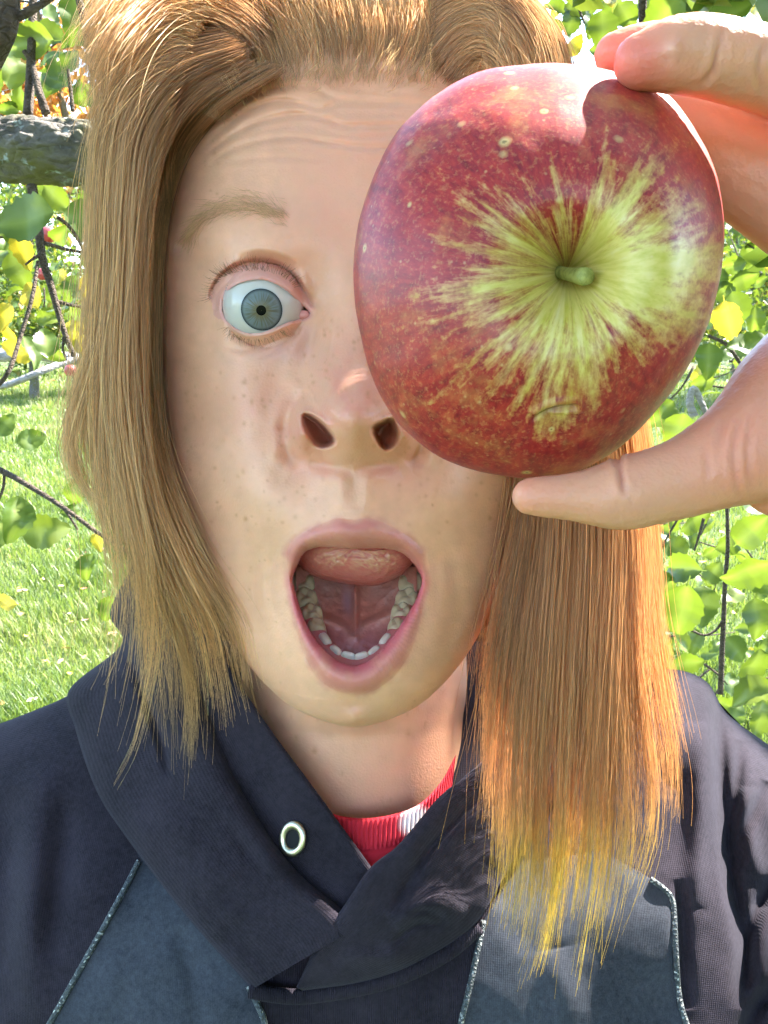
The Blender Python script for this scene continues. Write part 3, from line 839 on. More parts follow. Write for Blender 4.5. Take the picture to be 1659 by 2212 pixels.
t1 = math_n(nt, 'ADD', t1, math_n(nt, 'MULTIPLY', hat.outputs['Fac'], 0.17))
ymask = ramp(nt, math_n(nt, 'ADD', t1, 0.5), [(0.34, (0, 0, 0)), (0.50, (0.42, 0.42, 0.42)), (0.72, (1, 1, 1))])
redc = ramp(nt, math_n(nt, 'ADD', math_n(nt, 'MULTIPLY', s2, 0.6), math_n(nt, 'MULTIPLY', s3, 0.4)), [(0.30, (0.13, 0.004, 0.010)), (0.46, (0.30, 0.011, 0.016)), (0.60, (0.43, 0.030, 0.022)), (0.76, (0.54, 0.20, 0.05))])
redc = mix(nt, ramp(nt, mot, [(0.54, (0, 0, 0)), (0.80, (1, 1, 1))]), redc, (0.52, 0.20, 0.055))
redc = mix(nt, math_n(nt, 'MULTIPLY', ramp(nt, fine, [(0.52, (0, 0, 0)), (0.68, (1, 1, 1))]), 0.35), redc, (0.60, 0.28, 0.10))
yelc = ramp(nt, noise_n(nt, mp2.outputs[0], 4, 4), [(0.3, (0.50, 0.42, 0.05)), (0.55, (0.66, 0.54, 0.15)), (0.75, (0.70, 0.58, 0.25))])
ac_ = mix(nt, ymask, redc, yelc)
# lenticels: pale rings with a dark dot
vo = N(nt, 'ShaderNodeTexVoronoi'); vo.inputs['Scale'].default_value = 140; vo.inputs['Randomness'].default_value = 1.0
nt.links.new(tc.outputs['Object'], vo.inputs['Vector'])
wn_ = N(nt, 'ShaderNodeSeparateColor'); nt.links.new(vo.outputs['Color'], wn_.inputs[0])
sel = math_n(nt, 'GREATER_THAN', wn_.outputs[0], 0.25)
dsz = math_n(nt, 'DIVIDE', vo.outputs['Distance'], math_n(nt, 'ADD', 0.35, math_n(nt, 'MULTIPLY', wn_.outputs[1], 0.8)))
dsz = math_n(nt, 'ADD', dsz, math_n(nt, 'MULTIPLY', math_n(nt, 'SUBTRACT', fine, 0.5), 0.12))
ringm = ramp(nt, dsz, [(0.0, (1, 1, 1)), (0.085, (1, 1, 1)), (0.19, (0, 0, 0))])
dotm = ramp(nt, dsz, [(0.0, (1, 1, 1)), (0.04, (1, 1, 1)), (0.07, (0, 0, 0))])
ac_ = mix(nt, math_n(nt, 'MULTIPLY', math_n(nt, 'MULTIPLY', ringm, sel), 0.8), ac_, (0.62, 0.44, 0.17))
ac_ = mix(nt, math_n(nt, 'MULTIPLY', math_n(nt, 'MULTIPLY', dotm, sel), 0.75), ac_, (0.20, 0.13, 0.04))
vo2 = N(nt, 'ShaderNodeTexVoronoi'); vo2.inputs['Scale'].default_value = 330
nt.links.new(tc.outputs['Object'], vo2.inputs['Vector'])
ws2 = N(nt, 'ShaderNodeSeparateColor'); nt.links.new(vo2.outputs['Color'], ws2.inputs[0])
dm2 = math_n(nt, 'MULTIPLY', ramp(nt, vo2.outputs['Distance'], [(0.0, (1, 1, 1)), (0.14, (0, 0, 0))]), math_n(nt, 'GREATER_THAN', ws2.outputs[0], 0.62))
ac_ = mix(nt, math_n(nt, 'MULTIPLY', dm2, 0.55), ac_, (0.68, 0.50, 0.22))
ac_ = mix(nt, math_n(nt, 'MULTIPLY', sat.outputs['Fac'], 0.8), ac_, (0.20, 0.12, 0.03))
nt.links.new(ac_, bs.inputs['Base Color'])
bs.inputs['Roughness'].default_value = 0.43
bs.inputs['Coat Weight'].default_value = 0.10
bs.inputs['Coat Roughness'].default_value = 0.48
bs.inputs['Sheen Weight'].default_value = 0.02
bs.inputs['Sheen Roughness'].default_value = 0.4
bs.inputs['Specular IOR Level'].default_value = 0.5
bs.inputs['Subsurface Weight'].default_value = 0.12
bs.inputs['Subsurface Scale'].default_value = 0.004
bs.inputs['Subsurface Radius'].default_value = (1, 0.5, 0.25)
bump(nt, math_n(nt, 'ADD', fine, math_n(nt, 'MULTIPLY', ringm, 0.6)), bs, 0.12, 0.0004)
pol_v = np.stack([np.broadcast_to(np.cos(ph)[None] * 2.2, Xa.shape), np.broadcast_to(np.sin(ph)[None] * 2.2, Xa.shape), np.broadcast_to(grow, Xa.shape) * 2.2], -1)
part('skin', W(Pa.reshape(-1, 3)), grid_faces(len(pr), NP_, True), m_ap, apple, apple,
     attrs={'polar': pol_v.reshape(-1, 3), 'yel': yel.ravel(), 'scar': scar.ravel(), 'halo': (halo + 0.55 * ochre).ravel()})
m_stem, nt, bs = new_mat('apple_stem')
tc = N(nt, 'ShaderNodeTexCoord')
nt.links.new(ramp(nt, noise_n(nt, tc.outputs['Object'], 600, 4), [(0.3, (0.17, 0.19, 0.035)), (0.7, (0.42, 0.42, 0.12))]), bs.inputs['Base Color'])
bs.inputs['Roughness'].default_value = 0.6
bump(nt, noise_n(nt, tc.outputs['Object'], 1500, 3), bs, 0.5, 0.0005)
sp_ = spline(PX([1190, 1212, 1236, 1256, 1268], [583, 589, 594, 597, 597], [0.1915, 0.1845, 0.1780, 0.1740, 0.1720]), 16)
v, f = tube(sp_, np.interp(np.arange(16), [0, 8, 12, 14, 15], [0.0014, 0.0013, 0.00155, 0.0018, 0.00165]), 20)
v[-1] -= 0.0
part('stem', W(v), f, m_stem, apple, apple)
# ================================================================== the person
MID = 765.0                                  # the face's midline in the picture frame
SHX = (MID - CX) / F
person = empty('person', W([-0.012, 0.42, -1.35]))
tag(person, 'person in a dark hoodie with wide open mouth holding an apple over one eye', 'person')

EYE_R = np.array([(480,658),(486,637),(505,618),(533,607),(564,604),(595,613),(622,630),(643,651),(662,667),(669,678),(662,686),(643,691),(616,699),(591,710),(564,719),(536,720),(512,711),(491,694),(481,675)], float)
MOUTH_IN = np.array([(656,1196),(670,1187),(691,1182),(724,1183),(764,1186),(800,1184),(839,1186),(866,1193),(888,1211),(904,1232),(912,1254),(907,1275),(894,1305),(872,1341),(845,1380),(818,1411),(794,1429),(767,1438),(742,1433),(718,1420),(691,1393),(667,1359),(649,1317),(637,1275),(632,1251),(640,1226)], float)
MOUTH_OUT = np.array([(617,1222),(618,1192),(637,1164),(673,1142),(704,1129),(732,1121),(764,1125),(797,1120),(839,1136),(878,1158),(908,1184),(917,1210),(918,1245),(915,1275),(911,1311),(902,1356),(888,1402),(866,1441),(839,1471),(800,1494),(761,1500),(718,1486),(685,1461),(664,1426),(649,1387),(634,1341),(627,1305),(622,1257)], float)
NOS_L = np.array([(652,895),(664,895),(686,908),(708,930),(723,952),(713,963),(696,966),(681,959),(666,940),(653,915)], float)
NOS_R = np.array([(806,926),(823,914),(844,907),(856,927),(858,948),(848,964),(833,969),(819,956)], float)
NOS_L = NOS_L.mean(0) + (NOS_L - NOS_L.mean(0)) * 0.88; NOS_R = NOS_R.mean(0) + (NOS_R - NOS_R.mean(0)) * 0.90
eye_c = spline(EYE_R, 160, True)
eye_m = eye_c.copy(); eye_m[:, 0] = 2 * MID - eye_m[:, 0]; eye_m = eye_m[::-1]
mouth_i = spline(MOUTH_IN, 220, True)
mouth_o = spline(MOUTH_OUT, 220, True)
nos = [spline(NOS_L, 60, True), spline(NOS_R, 60, True)]
BALL_R = 0.0138
BALL_D = 0.2975                               # depth of the eyeballs' centres
BALL_PX = (571.0, 661.0)

# ---- base head: polar rings round an upright axis at depth AX
AX = 0.368
prof = np.array([  # z, half width, front depth
 (0.2185,0.001,0.3675),(0.218,0.010,0.359),(0.2135,0.026,0.343),(0.203,0.043,0.3265),(0.187,0.0555,0.3145),(0.165,0.0635,0.3070),(0.135,0.0720,0.2985),
 (0.110,0.0748,0.2915),(0.090,0.0764,0.2880),(0.070,0.0770,0.2880),(0.050,0.0766,0.2870),(0.030,0.0750,0.2845),(0.010,0.0716,0.2810),
 (-0.010,0.0655,0.2790),(-0.025,0.0590,0.2785),(-0.040,0.0535,0.2790),(-0.050,0.0485,0.2800),(-0.058,0.0425,0.2815),(-0.064,0.0365,0.284),(-0.068,0.031,0.287),
 (-0.0705,0.022,0.2915),(-0.072,0.016,0.300),(-0.073,0.008,0.32),(-0.0735,0.001,0.362),(-0.26,0.001,0.366)])
def zsamples():
    z = [0.2184, 0.218, 0.2165, 0.2135, 0.2095]
    z += list(np.arange(0.206, 0.156, -0.0010))
    z += list(np.arange(0.156, -0.064, -0.00040))
    z += list(np.arange(-0.064, -0.0745, -0.0003))
    z += list(np.arange(-0.0745, -0.20, -0.0016))
    return np.array(z)
def tsamples():
    f = np.arange(-92, 92.01, 0.36)
    b = np.arange(96, 264, 6.0)
    return np.radians(np.r_[f, b])
ZR, TH = zsamples(), tsamples()
zz, tt = np.meshgrid(ZR, TH, indexing='ij')
pz = spline(prof, 900)[::-1]
pz[:, 1] = np.maximum(pz[:, 1], 0.001)
ker = np.hanning(41); ker /= ker.sum()
for k_ in (1, 2):
    c_ = np.convolve(np.pad(pz[:, k_], 20, mode='edge'), ker, 'valid')
    mid_ = (pz[:, 0] > -0.060) & (pz[:, 0] < 0.205)
    pz[:, k_] = np.where(mid_, c_, pz[:, k_])
wid = np.interp(zz, pz[:, 0], pz[:, 1])
fro = AX - np.minimum(np.interp(zz, pz[:, 0], pz[:, 2]), AX - 0.001)
bak = np.interp(zz, [-0.26, -0.0735, -0.07, -0.04, 0.0, 0.05, 0.11, 0.17, 0.205, 0.2185], [0.001, 0.001, 0.03, 0.055, 0.075, 0.088, 0.092, 0.078, 0.04, 0.001])
ct, st = np.cos(tt), np.sin(tt)
nexp = np.interp(zz, [-0.07, -0.03, 0.02, 0.10, 0.16], [2.0, 2.1, 2.25, 2.35, 2.1])
dep = np.where(ct >= 0, fro, bak)
r_head = (np.abs(st / wid) ** nexp + np.abs(ct / dep) ** nexp) ** (-1 / nexp)
# neck ellipse centred behind the axis
ncy = np.interp(zz, [-0.20, -0.13, -0.07, 0.0, 0.05], [0.042, 0.040, 0.036, 0.034, 0.034])
na = np.interp(zz, [-0.20, -0.13, -0.09, -0.0, 0.03, 0.06], [0.050, 0.056, 0.055, 0.052, 0.03, 0.001])
nw = np.interp(zz, [-0.20, -0.13, -0.09, -0.0, 0.03, 0.06], [0.062, 0.058, 0.051, 0.050, 0.03, 0.001])
A_ = st ** 2 / nw ** 2 + ct ** 2 / na ** 2
B_ = 2 * ct * ncy / na ** 2
C_ = ncy ** 2 / na ** 2 - 1
disc = np.maximum(B_ * B_ - 4 * A_ * C_, 0)
r_neck = np.where(C_ < 0, (-B_ + np.sqrt(disc)) / (2 * A_), 0.0)
r_neck = np.where(np.isfinite(r_neck), r_neck, 0)
k = 0.006
h = np.clip(0.5 + 0.5 * (r_head - r_neck) / k, 0, 1)
rr = r_neck * (1 - h) + r_head * h + k * h * (1 - h)
Yb = AX - rr * ct
Xb = rr * st + SHX * Yb
P0 = np.stack([Xb, Yb, zz], -1)
px, py = proj(P0)
d0 = P0[..., 1]
front = (ct > 0.02)

# ---- landmarks: depth wanted at a picture position (offset from the midline, height, depth)
LM = [(0,180,.3075),(0,250,.3000),(0,330,.2945),(0,420,.2900),(0,500,.2862),(0,560,.2855),(0,620,.2848),(0,680,.2805),(0,740,.2740),(0,800,.2660),(0,850,.2590),(0,885,.2545),(0,915,.2535),(0,945,.2565),
 (0,975,.2625),(0,1000,.2675),(0,1050,.2685),(0,1095,.2680),(0,1500,.2735),(0,1525,.2760),(0,1548,.2765),
 (40,640,.2868),(42,720,.2795),(46,790,.2710),(50,850,.2635),(50,890,.2590),(42,925,.2580),(25,960,.2610),
 (75,700,.2890),(84,780,.2840),(90,840,.2775),(92,880,.2710),(112,905,.2715),(124,940,.2722),(112,972,.2745),(70,990,.2730),
 (150,925,.2835),(134,865,.2845),(144,985,.2805),(60,1030,.2715),(100,1080,.2735),(60,1100,.2705),
 (190,505,.2858),(100,505,.2855),(280,520,.2935),(340,560,.3080),(150,440,.2910),(250,440,.2965),(150,330,.2970),(270,330,.3040),(150,240,.3040),(260,240,.3110),(350,420,.3150),
 (190,552,.2862),(110,575,.2885),(270,575,.2940),(88,640,.2912),(312,645,.3000),(190,750,.2875),(130,740,.2895),(250,748,.2905),(95,735,.2898),(310,760,.2985),
 (230,830,.2870),(160,830,.2880),(310,850,.2985),(200,900,.2840),(260,950,.2890),(340,920,.3060),(180,980,.2800),(300,1050,.2970),(170,1060,.2765),(230,1080,.2830),(320,1130,.3080),
 (165,1140,.2775),(180,1220,.2845),(230,1220,.2920),(175,1300,.2850),(230,1320,.2980),(165,1390,.2840),(70,1525,.2790)]
lm = []
for u, y, d in LM:
    lm.append((MID - u, y, d))
    if u: lm.append((MID + u, y, d))
lm = np.array(lm)
sub = front[:, ::3]
fx, fy, fd = px[:, ::3][sub], py[:, ::3][sub], d0[:, ::3][sub]
vals = []
for x, y, d in lm:
    q = (fx - x) ** 2 + (fy - y) ** 2
    i = np.argpartition(q, 30)[:30]
    vals.append(d - fd[i].min() if False else d - fd[i[np.argmin(fd[i])]])
vals = np.array(vals)
anch = [(MID + s * u, y) for s in (-1, 1) for u, y in ((440,480),(445,600),(445,720),(445,850),(425,980),(392,1100),(340,1230),(305,1350),(245,1470),(150,1575),(400,330),(370,200),(300,100),(150,90),(60,1590),(520,700),(500,1100),(500,300))] + [(MID, 80), (MID, 1600)]
f_off = tps_fit(np.vstack([lm[:, :2], anch]), np.r_[vals, np.zeros(len(anch))], lam=2e-4)
D = np.zeros_like(d0)
mk = front & (py < 1640) & (py > -200)
D[mk] = f_off(px[mk], py[mk])
fade = smooth(0.05, 0.42, ct) * smooth(1600, 1560, py)
D = np.clip(D, -0.04, 0.02) * fade

um = MID - np.abs(px - MID)                   # both halves folded on to the left one
def groove(line, width, depth, x=px, y=py, taper=True, sh=1.0):
    c = spline(line, 40)
    o = np.zeros(x.shape)
    lo, hi = c.min(0) - 5 * width, c.max(0) + 5 * width
    m = (x > lo[0]) & (x < hi[0]) & (y > lo[1]) & (y < hi[1])
    d, t = polydist(c, x[m], y[m])
    a = np.sin(np.clip(t * 40 / 39, 0, 1) * math.pi) ** 0.5 if taper else 1.0
    o[m] = a * depth * (np.exp(-(d / width) ** 2) - 0.45 * np.exp(-((d - 2.1 * width) / (1.1 * width)) ** 2))
    return o
for ln, dp in (([(490,228),(552,204),(619,186),(680,190),(714,209),(760,214),(850,212)], .7), ([(419,342),(476,285),(547,233),(619,218),(690,237),(737,222),(832,223),(950,225)], 1.0),
           ([(414,366),(476,309),(552,266),(642,247),(704,256),(742,271),(832,271),(960,268)], 1.1), ([(443,361),(500,323),(571,302),(642,297),(713,309),(818,320),(930,312)], .9),
           ([(466,356),(533,344),(600,340),(700,345)], .45)):
    D += groove(ln, 6.5, 0.00095 * dp)
# ---- lids wrap the eyeball
ball = PX(*BALL_PX, BALL_D)
def ball_depth(x, y):
    dx, dz = (x - CX) / F, (CY - y) / F
    a = dx * dx + 1 + dz * dz
    b = dx * ball[0] + ball[1] + dz * ball[2]
    dd = b * b - a * (ball @ ball - BALL_R ** 2)
    return np.where(dd > 0, (b - np.sqrt(np.maximum(dd, 0))) / a, BALL_D - 0.002)
s_eye = sdf(eye_c, um, py, 110)
near = s_eye < 105
bd = ball_depth(um, py)
CRE = [(455,640),(458,623),(474,597),(502,576),(536,566),(571,565),(609,575),(640,602),(662,636),(674,660)]
cre_d, _ = polydist(spline(CRE, 60), um, py)
dcur = d0 + D
lidt = 0.0017
upl = smooth(672, 655, py)
wl = smooth(70, 40, s_eye) * upl + smooth(60, 0, s_eye) * (1 - upl)
wl = wl * smooth(462, 500, um + 0 * py)
corner = smooth(628, 664, um) + smooth(492, 474, um) * 0.0
wl = wl * (1 - 0.93 * corner)
tgt = bd - lidt
D = np.where(near & front, D + wl * (tgt - dcur), D)
# the fold over the upper lid: skin above the crease stands proud of the lid
ins_l = inside(np.vstack([spline(CRE, 60), [[668, 684], [640, 712], [560, 740], [490, 712], [462, 680]]]), um, py)
out_f = np.where(ins_l, 0, 1) * smooth(650, 605, py) * near
D += -0.0024 * out_f * np.exp(-((cre_d - 6) / 17) ** 2)
D += 0.0020 * np.exp(-(cre_d / 4.5) ** 2) * near * smooth(680, 640, py)
# lid margin: a flat band between the lashes and the opening, then the edge rolls in
D += 0.0010 * smooth(5, 0, s_eye) * near
D += 0.0004 * np.exp(-((s_eye - 15) / 3.0) ** 2) * (py < 668) * near
for ln, w_, dp in (([(652,700),(600,735),(529,756),(480,748)], 6, .0006), ([(648,706),(610,750),(560,775)], 7, .0005), ([(640,700),(600,722),(560,735)], 4, .0004), ([(676,640),(684,664),(684,690)], 7, .0004)):
    D += groove(ln, w_, dp, um, py)
# ---- nose wings, folds
for ln, w_, dp in (([(668,846),(644,868),(627,905),(624,948),(634,984),(652,1002)], 15, .0034), ([(690,690),(668,770),(654,840)], 17, .0016), ([(668,1000),(705,1006),(765,1014)], 12, .0012), ([(628,960),(612,1010),(590,1060)], 16, .0004), ([(560,1180),(548,1280),(560,1380),(600,1470)], 18, .0012), ([(592,1180),(585,1260),(590,1330)], 9, .0006)):
    D += groove(ln, w_, dp, um, py)
D += groove([(735,1010),(735,1060),(738,1105)], 12, -0.0003, um, py) + groove([(765,1010),(765,1060),(765,1100)], 16, 0.0006, um, py)
D += groove([(690,1512),(730,1520),(770,1522),(820,1516)], 14, 0.0005)
# wings and tip
for cx_, cy_ in ((646, 928), (886, 934)):
    D += -0.0036 * np.exp(-(((px - cx_) / 20) ** 2 + ((py - cy_) / 42) ** 2))
D += -0.0016 * np.exp(-(((px - 765) / 58) ** 2 + ((py - 893) / 42) ** 2))
D += groove([(662,872),(684,886),(706,900),(716,915)], 8, 0.0009, um, py) + groove([(700,700),(690,760),(684,820),(676,852)], 12, 0.0007, um, py)
# ---- nostrils
for c in nos:
    s = sdf(c, px, py, 40)
    cc_ = c.mean(0)
    sg = 1 if cc_[0] < MID else -1
    qn = ((px - cc_[0]) * sg * 0.86 - (py - cc_[1]) * 0.5) / 34.0      # from the wing to the partition
    D += smooth(10.0, -6, s) * (0.0045 + 0.0135 * smooth(-0.75, 0.55, qn)) - 0.0004 * np.exp(-((s - 8) / 7) ** 2)
# ---- lips
s_in = sdf(mouth_i, px, py, 140)
s_out = sdf(mouth_o, px, py, 140)
din, dout = np.maximum(s_in, 0), np.maximum(-s_out, 0)
lipm = (s_in > -3) & (s_out < 0)
q = np.where(lipm, din / (din + dout + 1e-6), 1.0)
lw = np.clip((din + dout) / 50, 0.15, 1.2)
puff = -0.0030 * np.sin(math.pi * np.clip(q * 0.97, 0, 1)) ** 0.9 * lw + 0.0040 * (1 - q) ** 2.5
D += np.where(lipm, puff, 0) + np.where(s_in <= 0, 0.0040, 0)
D += np.where(lipm, 0.00011 * np.sin(np.arctan2(py - 1300, px - MID) * 95 + 3 * vnoise(np.stack([px / 30, py / 30, px * 0], -1))) * np.sin(math.pi * q), 0)
D += -0.0003 * np.exp(-((s_out - 5) / 8) ** 2) * front
# ---- pores and softness
d1 = d0 + D
d1 = np.where(front, d1, d0)

# ---- snap the grid on to the openings, then cut
cut = np.zeros(px.shape, bool)
px1, py1 = px.copy(), py.copy()
fadeb = front & (ct > 0.2)
for c in (mouth_i, eye_c, eye_m):
    s = sdf(c, px, py, 12)
    m = (np.abs(s) < 2.0) & fadeb
    px1[m], py1[m] = nearest_on(c, px[m], py[m])
    sc_ = np.where(m, 0, s)
    cut |= (sc_ < -0.5) & fadeb
P1 = np.where(fadeb[..., None], PX(px1, py1, d1), P0 * (d1 / d0)[..., None])
nr, nc = zz.shape
FB = grid_faces(nr, nc, True)
keep = ~cut.ravel()[FB].any(1)
FB = FB[keep]
Vh = P1.reshape(-1, 3)

# ---- colour of the skin, freckles, lips (vertex colour, linear)
def lerp3(a, b, t):
    return a * (1 - t[..., None]) + np.asarray(b) * t[..., None]
base = np.broadcast_to(np.array([0.75, 0.40, 0.255]), px.shape + (3,)).copy()
n1 = fbm(np.stack([px / 120, py / 120, d1 * 8], -1), 4, 3)
n2 = fbm(np.stack([px / 26, py / 26, d1 * 8], -1), 3, 9)
base = base * (1 + 0.05 * n1 + 0.07 * n2)[..., None]
def blob(cx, cy, rx, ry, x=None):
    x = um if x is None else x
    return np.exp(-(((x - cx) / rx) ** 2 + ((py - cy) / ry) ** 2))
red = 0.55 * blob(735, 900, 70, 90) + 0.45 * blob(730, 780, 45, 80) + 0.50 * blob(648, 935, 40, 60) + 0.35 * blob(560, 880, 110, 80) + 0.35 * blob(700, 480, 90, 120) + 0.45 * blob(700, 1010, 80, 35) + 0.25 * blob(720, 300, 150, 90) + 0.30 * blob(755, 1540, 60, 30) + 0.25 * blob(765, 1720, 200, 90)
red = np.clip(red * (0.85 + 0.5 * n2), 0, 1)
base = lerp3(base, (0.60, 0.215, 0.155), red * 0.90)
under = np.clip(0.8 * blob(610, 760, 70, 28) + 0.5 * blob(655, 720, 30, 30), 0, 1)
base = lerp3(base, (0.50, 0.29, 0.29), under * 0.55)
lid = np.where(ins_l, 1.0, 0.0) * smooth(60, 30, s_eye) * (py < 690)
lid = np.maximum(lid, 0.75 * np.exp(-(cre_d / 9) ** 2) * near)
base = lerp3(base, (0.60, 0.27, 0.25), lid * 0.6)
rim = smooth(10, 2, s_eye)
base = lerp3(base, (0.72, 0.34, 0.30), rim * 0.75)
base = lerp3(base, (0.50, 0.14, 0.12), 0.8 * np.exp(-(((um - 660) / 10) ** 2 + ((py - 680) / 8) ** 2)))
for c in nos:
    s = sdf(c, px, py, 40)
    base = lerp3(base, (0.34, 0.085, 0.05), 0.9 * smooth(8, -8, s))
lipmask = smooth(13, -13, s_out + 6 * n2) * smooth(-8, -2, s_in)
up = smooth(1260, 1180, py)
lipc = np.array([0.55, 0.175, 0.155])
base = lerp3(base, lipc, lipmask * (0.85 - 0.05 * up))
inner = smooth(26, 2, s_in) * (s_in > -4) * (1 - up)
base = lerp3(base, (0.62, 0.10, 0.14), inner * 0.7)
base = lerp3(base, (0.66, 0.32, 0.20), np.clip(n2 * 1.6, 0, 1) * lipmask * 0.35)
# freckles and moles
fr = np.random.default_rng(5)
spots = []
zones = [((400,700),(780,1130),120,(1.6,4.8)), ((620,860),(690,880),80,(1.6,4.5)), ((430,1000),(230,420),75,(1.5,3.6)), ((860,1090),(1010,1160),26,(1.8,4.5)), ((560,960),(1500,1570),26,(1.6,4.0)), ((450,620),(1130,1480),40,(1.3,3.2)), ((620,960),(1600,1760),9,(1.8,3.2)), ((780,1130),(700,1000),60,(1.6,4.2))]
for (x0, x1), (y0, y1), n, (r0, r1) in zones:
    for _ in range(n):
        spots.append((fr.uniform(x0, x1), fr.uniform(y0, y1), fr.uniform(r0, r1), fr.uniform(0.2, 0.75)))
spots += [(528,826,6.5,.75),(529,822,4,.6),(680,1620,6,.9),(883,1585,6,.85),(892,1590,4,.6),(640,1595,4,.6),(505,860,4,.5)]
frk = np.zeros(px.shape)
for x, y, r, a in spots:
    ri = 4 * r
    rows = np.where((np.abs(py[:, nc // 6] - y) < 60))[0]
    if len(rows) == 0: continue
    sl = slice(rows[0], rows[-1] + 1)
    el = 0.8 + 0.9 * ((x * 7.3 + y * 3.1) % 1); dd = ((px[sl] - x) / r) ** 2 + ((py[sl] - y) / (r * el)) ** 2
    frk[sl] = np.maximum(frk[sl], a * np.exp(-dd) * front[sl])
base = lerp3(base, (0.46, 0.21, 0.085), np.clip(frk * (0.75 + 0.6 * n2), 0, 1) * (1 - lipmask) * smooth(4, 14, s_eye))
# scalp under the hair
hair_line = spline([(300,600),(345,520),(365,420),(400,330),(455,235),(530,165),(640,130),(765,120),(900,130),(1000,165),(1080,235),(1135,330),(1165,420),(1185,520),(1230,600)], 120)
hy = np.interp(px, hair_line[:, 0], hair_line[:, 1])
scalp = np.maximum(smooth(35, -75, py - hy) * (np.abs(px - MID) < 470), 1 - smooth(-0.05, 0.2, ct))
scalp = np.where(py > 1250, 0, scalp)
base = lerp3(base, (0.46, 0.27, 0.14), scalp * 0.75)

# ---- inner walls of the openings (lip and lid margins), part of the same body
def grid_depth(c):
    """depth of the sculpted surface at contour points"""
    mm = fadeb.ravel()
    ax, ay, ad = px1.ravel()[mm], py1.ravel()[mm], d1.ravel()[mm]
    o = []
    for x, y in c:
        q = np.abs(ax - x) + np.abs(ay - y)
        i = np.argpartition(q, 4)[:4]
        o.append(np.median(ad[i]))
    o = np.array(o)
    for _ in range(3):
        o = (np.roll(o, 1) + o + np.roll(o, -1)) / 3
    return o
def rim_walls(c, steps, col):
    """steps: (outward px, extra depth)"""
    cen = c.mean(0)
    nrm = c - cen
    t = np.roll(c, -1, 0) - np.roll(c, 1, 0)
    nrm = np.stack([t[:, 1], -t[:, 0]], -1); nrm /= np.linalg.norm(nrm, axis=1)[:, None]
    if ((c + nrm - cen) ** 2).sum() < ((c - cen) ** 2).sum(): nrm = -nrm
    gd = grid_depth(c)
    V = [PX(c[:, 0] + nrm[:, 0] * o, c[:, 1] + nrm[:, 1] * o, gd + e) for o, e in steps]
    return np.vstack(V), grid_faces(len(steps), len(c), True), np.broadcast_to(np.array(col), (len(c) * len(steps), 3))
blocks = [(Vh, FB, base.reshape(-1, 3))]
blocks.append(rim_walls(mouth_i, [(2.5, 0.0006), (0.3, 0.0008), (-0.6, 0.0018), (0.5, 0.0035), (4, 0.006), (9, 0.009), (14, 0.013)], (0.58, 0.09, 0.10)))
for c in (eye_c, eye_m):
    blocks.append(rim_walls(c, [(2.0, 0.0004), (0.2, 0.0005), (-0.8, 0.0010), (-0.5, 0.0018), (2, 0.0035)], (0.75, 0.36, 0.32)))
# ---- hand: finger chains fused into one skin, then joined with the body mesh
def uv_sphere(c, r, nu=14, nv=9, sc=(1, 1, 1)):
    a = np.linspace(0, math.pi, nv)[:, None]; b = np.arange(nu)[None] / nu * 2 * math.pi
    v = np.stack([np.sin(a) * np.cos(b) * sc[0], np.sin(a) * np.sin(b) * sc[1], np.cos(a) * np.ones_like(b) * sc[2]], -1).reshape(-1, 3)
    f = grid_faces(nv, nu, True)
    return np.asarray(c) + r * v, f
def chain(pts, n=26, seg=18):
    """pts: (px, py, depth, radius mm)"""
    P = np.array(pts, float)
    Q = np.c_[PX(P[:, 0], P[:, 1], P[:, 2]), P[:, 3] / 1000]
    S = spline(Q, n)
    out = [tube(S[:, :3], S[:, 3], seg)]
    for i in (0, -1):
        out.append(uv_sphere(S[i, :3], S[i, 3] * 1.0, seg, 11))
    return out
parts_h = []
parts_h += chain([(1384,133,.1800,5.6),(1425,124,.1800,6.9),(1475,118,.1805,7.7),(1530,122,.1810,7.9),(1590,136,.182,8.0),(1680,158,.185,8.6),(1800,210,.190,9.2),(1930,360,.200,11),(2000,560,.208,13)])
parts_h += chain([(1330,118,.2090,5.2),(1390,112,.2095,6.5),(1480,120,.210,7.4),(1600,150,.210,7.8),(1750,220,.210,8.5),(1900,380,.212,11),(1990,560,.214,13)])
parts_h += chain([(1440,270,.2190,8.0),(1500,305,.2200,9.8),(1570,350,.2200,11.0),(1660,402,.2195,12.4),(1760,470,.2185,13.2),(1880,580,.2170,14),(1980,700,.216,15)])
parts_h += chain([(1146,1072,.1800,4.0),(1190,1073,.1800,4.5),(1240,1073,.1803,5.1),(1300,1072,.1808,6.7),(1350,1066,.1812,7.7),(1400,1054,.1818,7.9),(1470,1034,.1825,8.4),(1550,1000,.1835,9.9),(1640,955,.186,13.0),(1740,880,.192,17.0),(1850,780,.202,18.0),(1960,680,.212,16)], 40)
parts_h += chain([(1690,1030,.190,9.0),(1800,985,.197,13),(1920,860,.206,16)], 12)
parts_h += chain([(1840,560,.2150,13),(1830,680,.2120,13),(1810,790,.2060,14)], 12)
parts_h += chain([(1960,620,.212,18),(2040,820,.222,21),(2120,1050,.238,23),(2200,1400,.270,25),(2230,1900,.33,29),(2150,2450,.38,36)], 30)
tv, tf = join(parts_h)
tmp = mesh_obj('tmp', tv, tf, None)
rm = tmp.modifiers.new('r', 'REMESH'); rm.mode = 'VOXEL'; rm.voxel_size = 0.0008
sm = tmp.modifiers.new('s', 'SMOOTH'); sm.iterations = 14; sm.factor = 0.5
dg = bpy.context.evaluated_depsgraph_get()
me = tmp.evaluated_get(dg).to_mesh()
Vk = np.zeros(len(me.vertices) * 3, np.float32); me.vertices.foreach_get('co', Vk); Vk = Vk.reshape(-1, 3).astype(float)
Nk = np.zeros(len(me.vertices) * 3, np.float32); me.vertices.foreach_get('normal', Nk); Nk = Nk.reshape(-1, 3).astype(float)
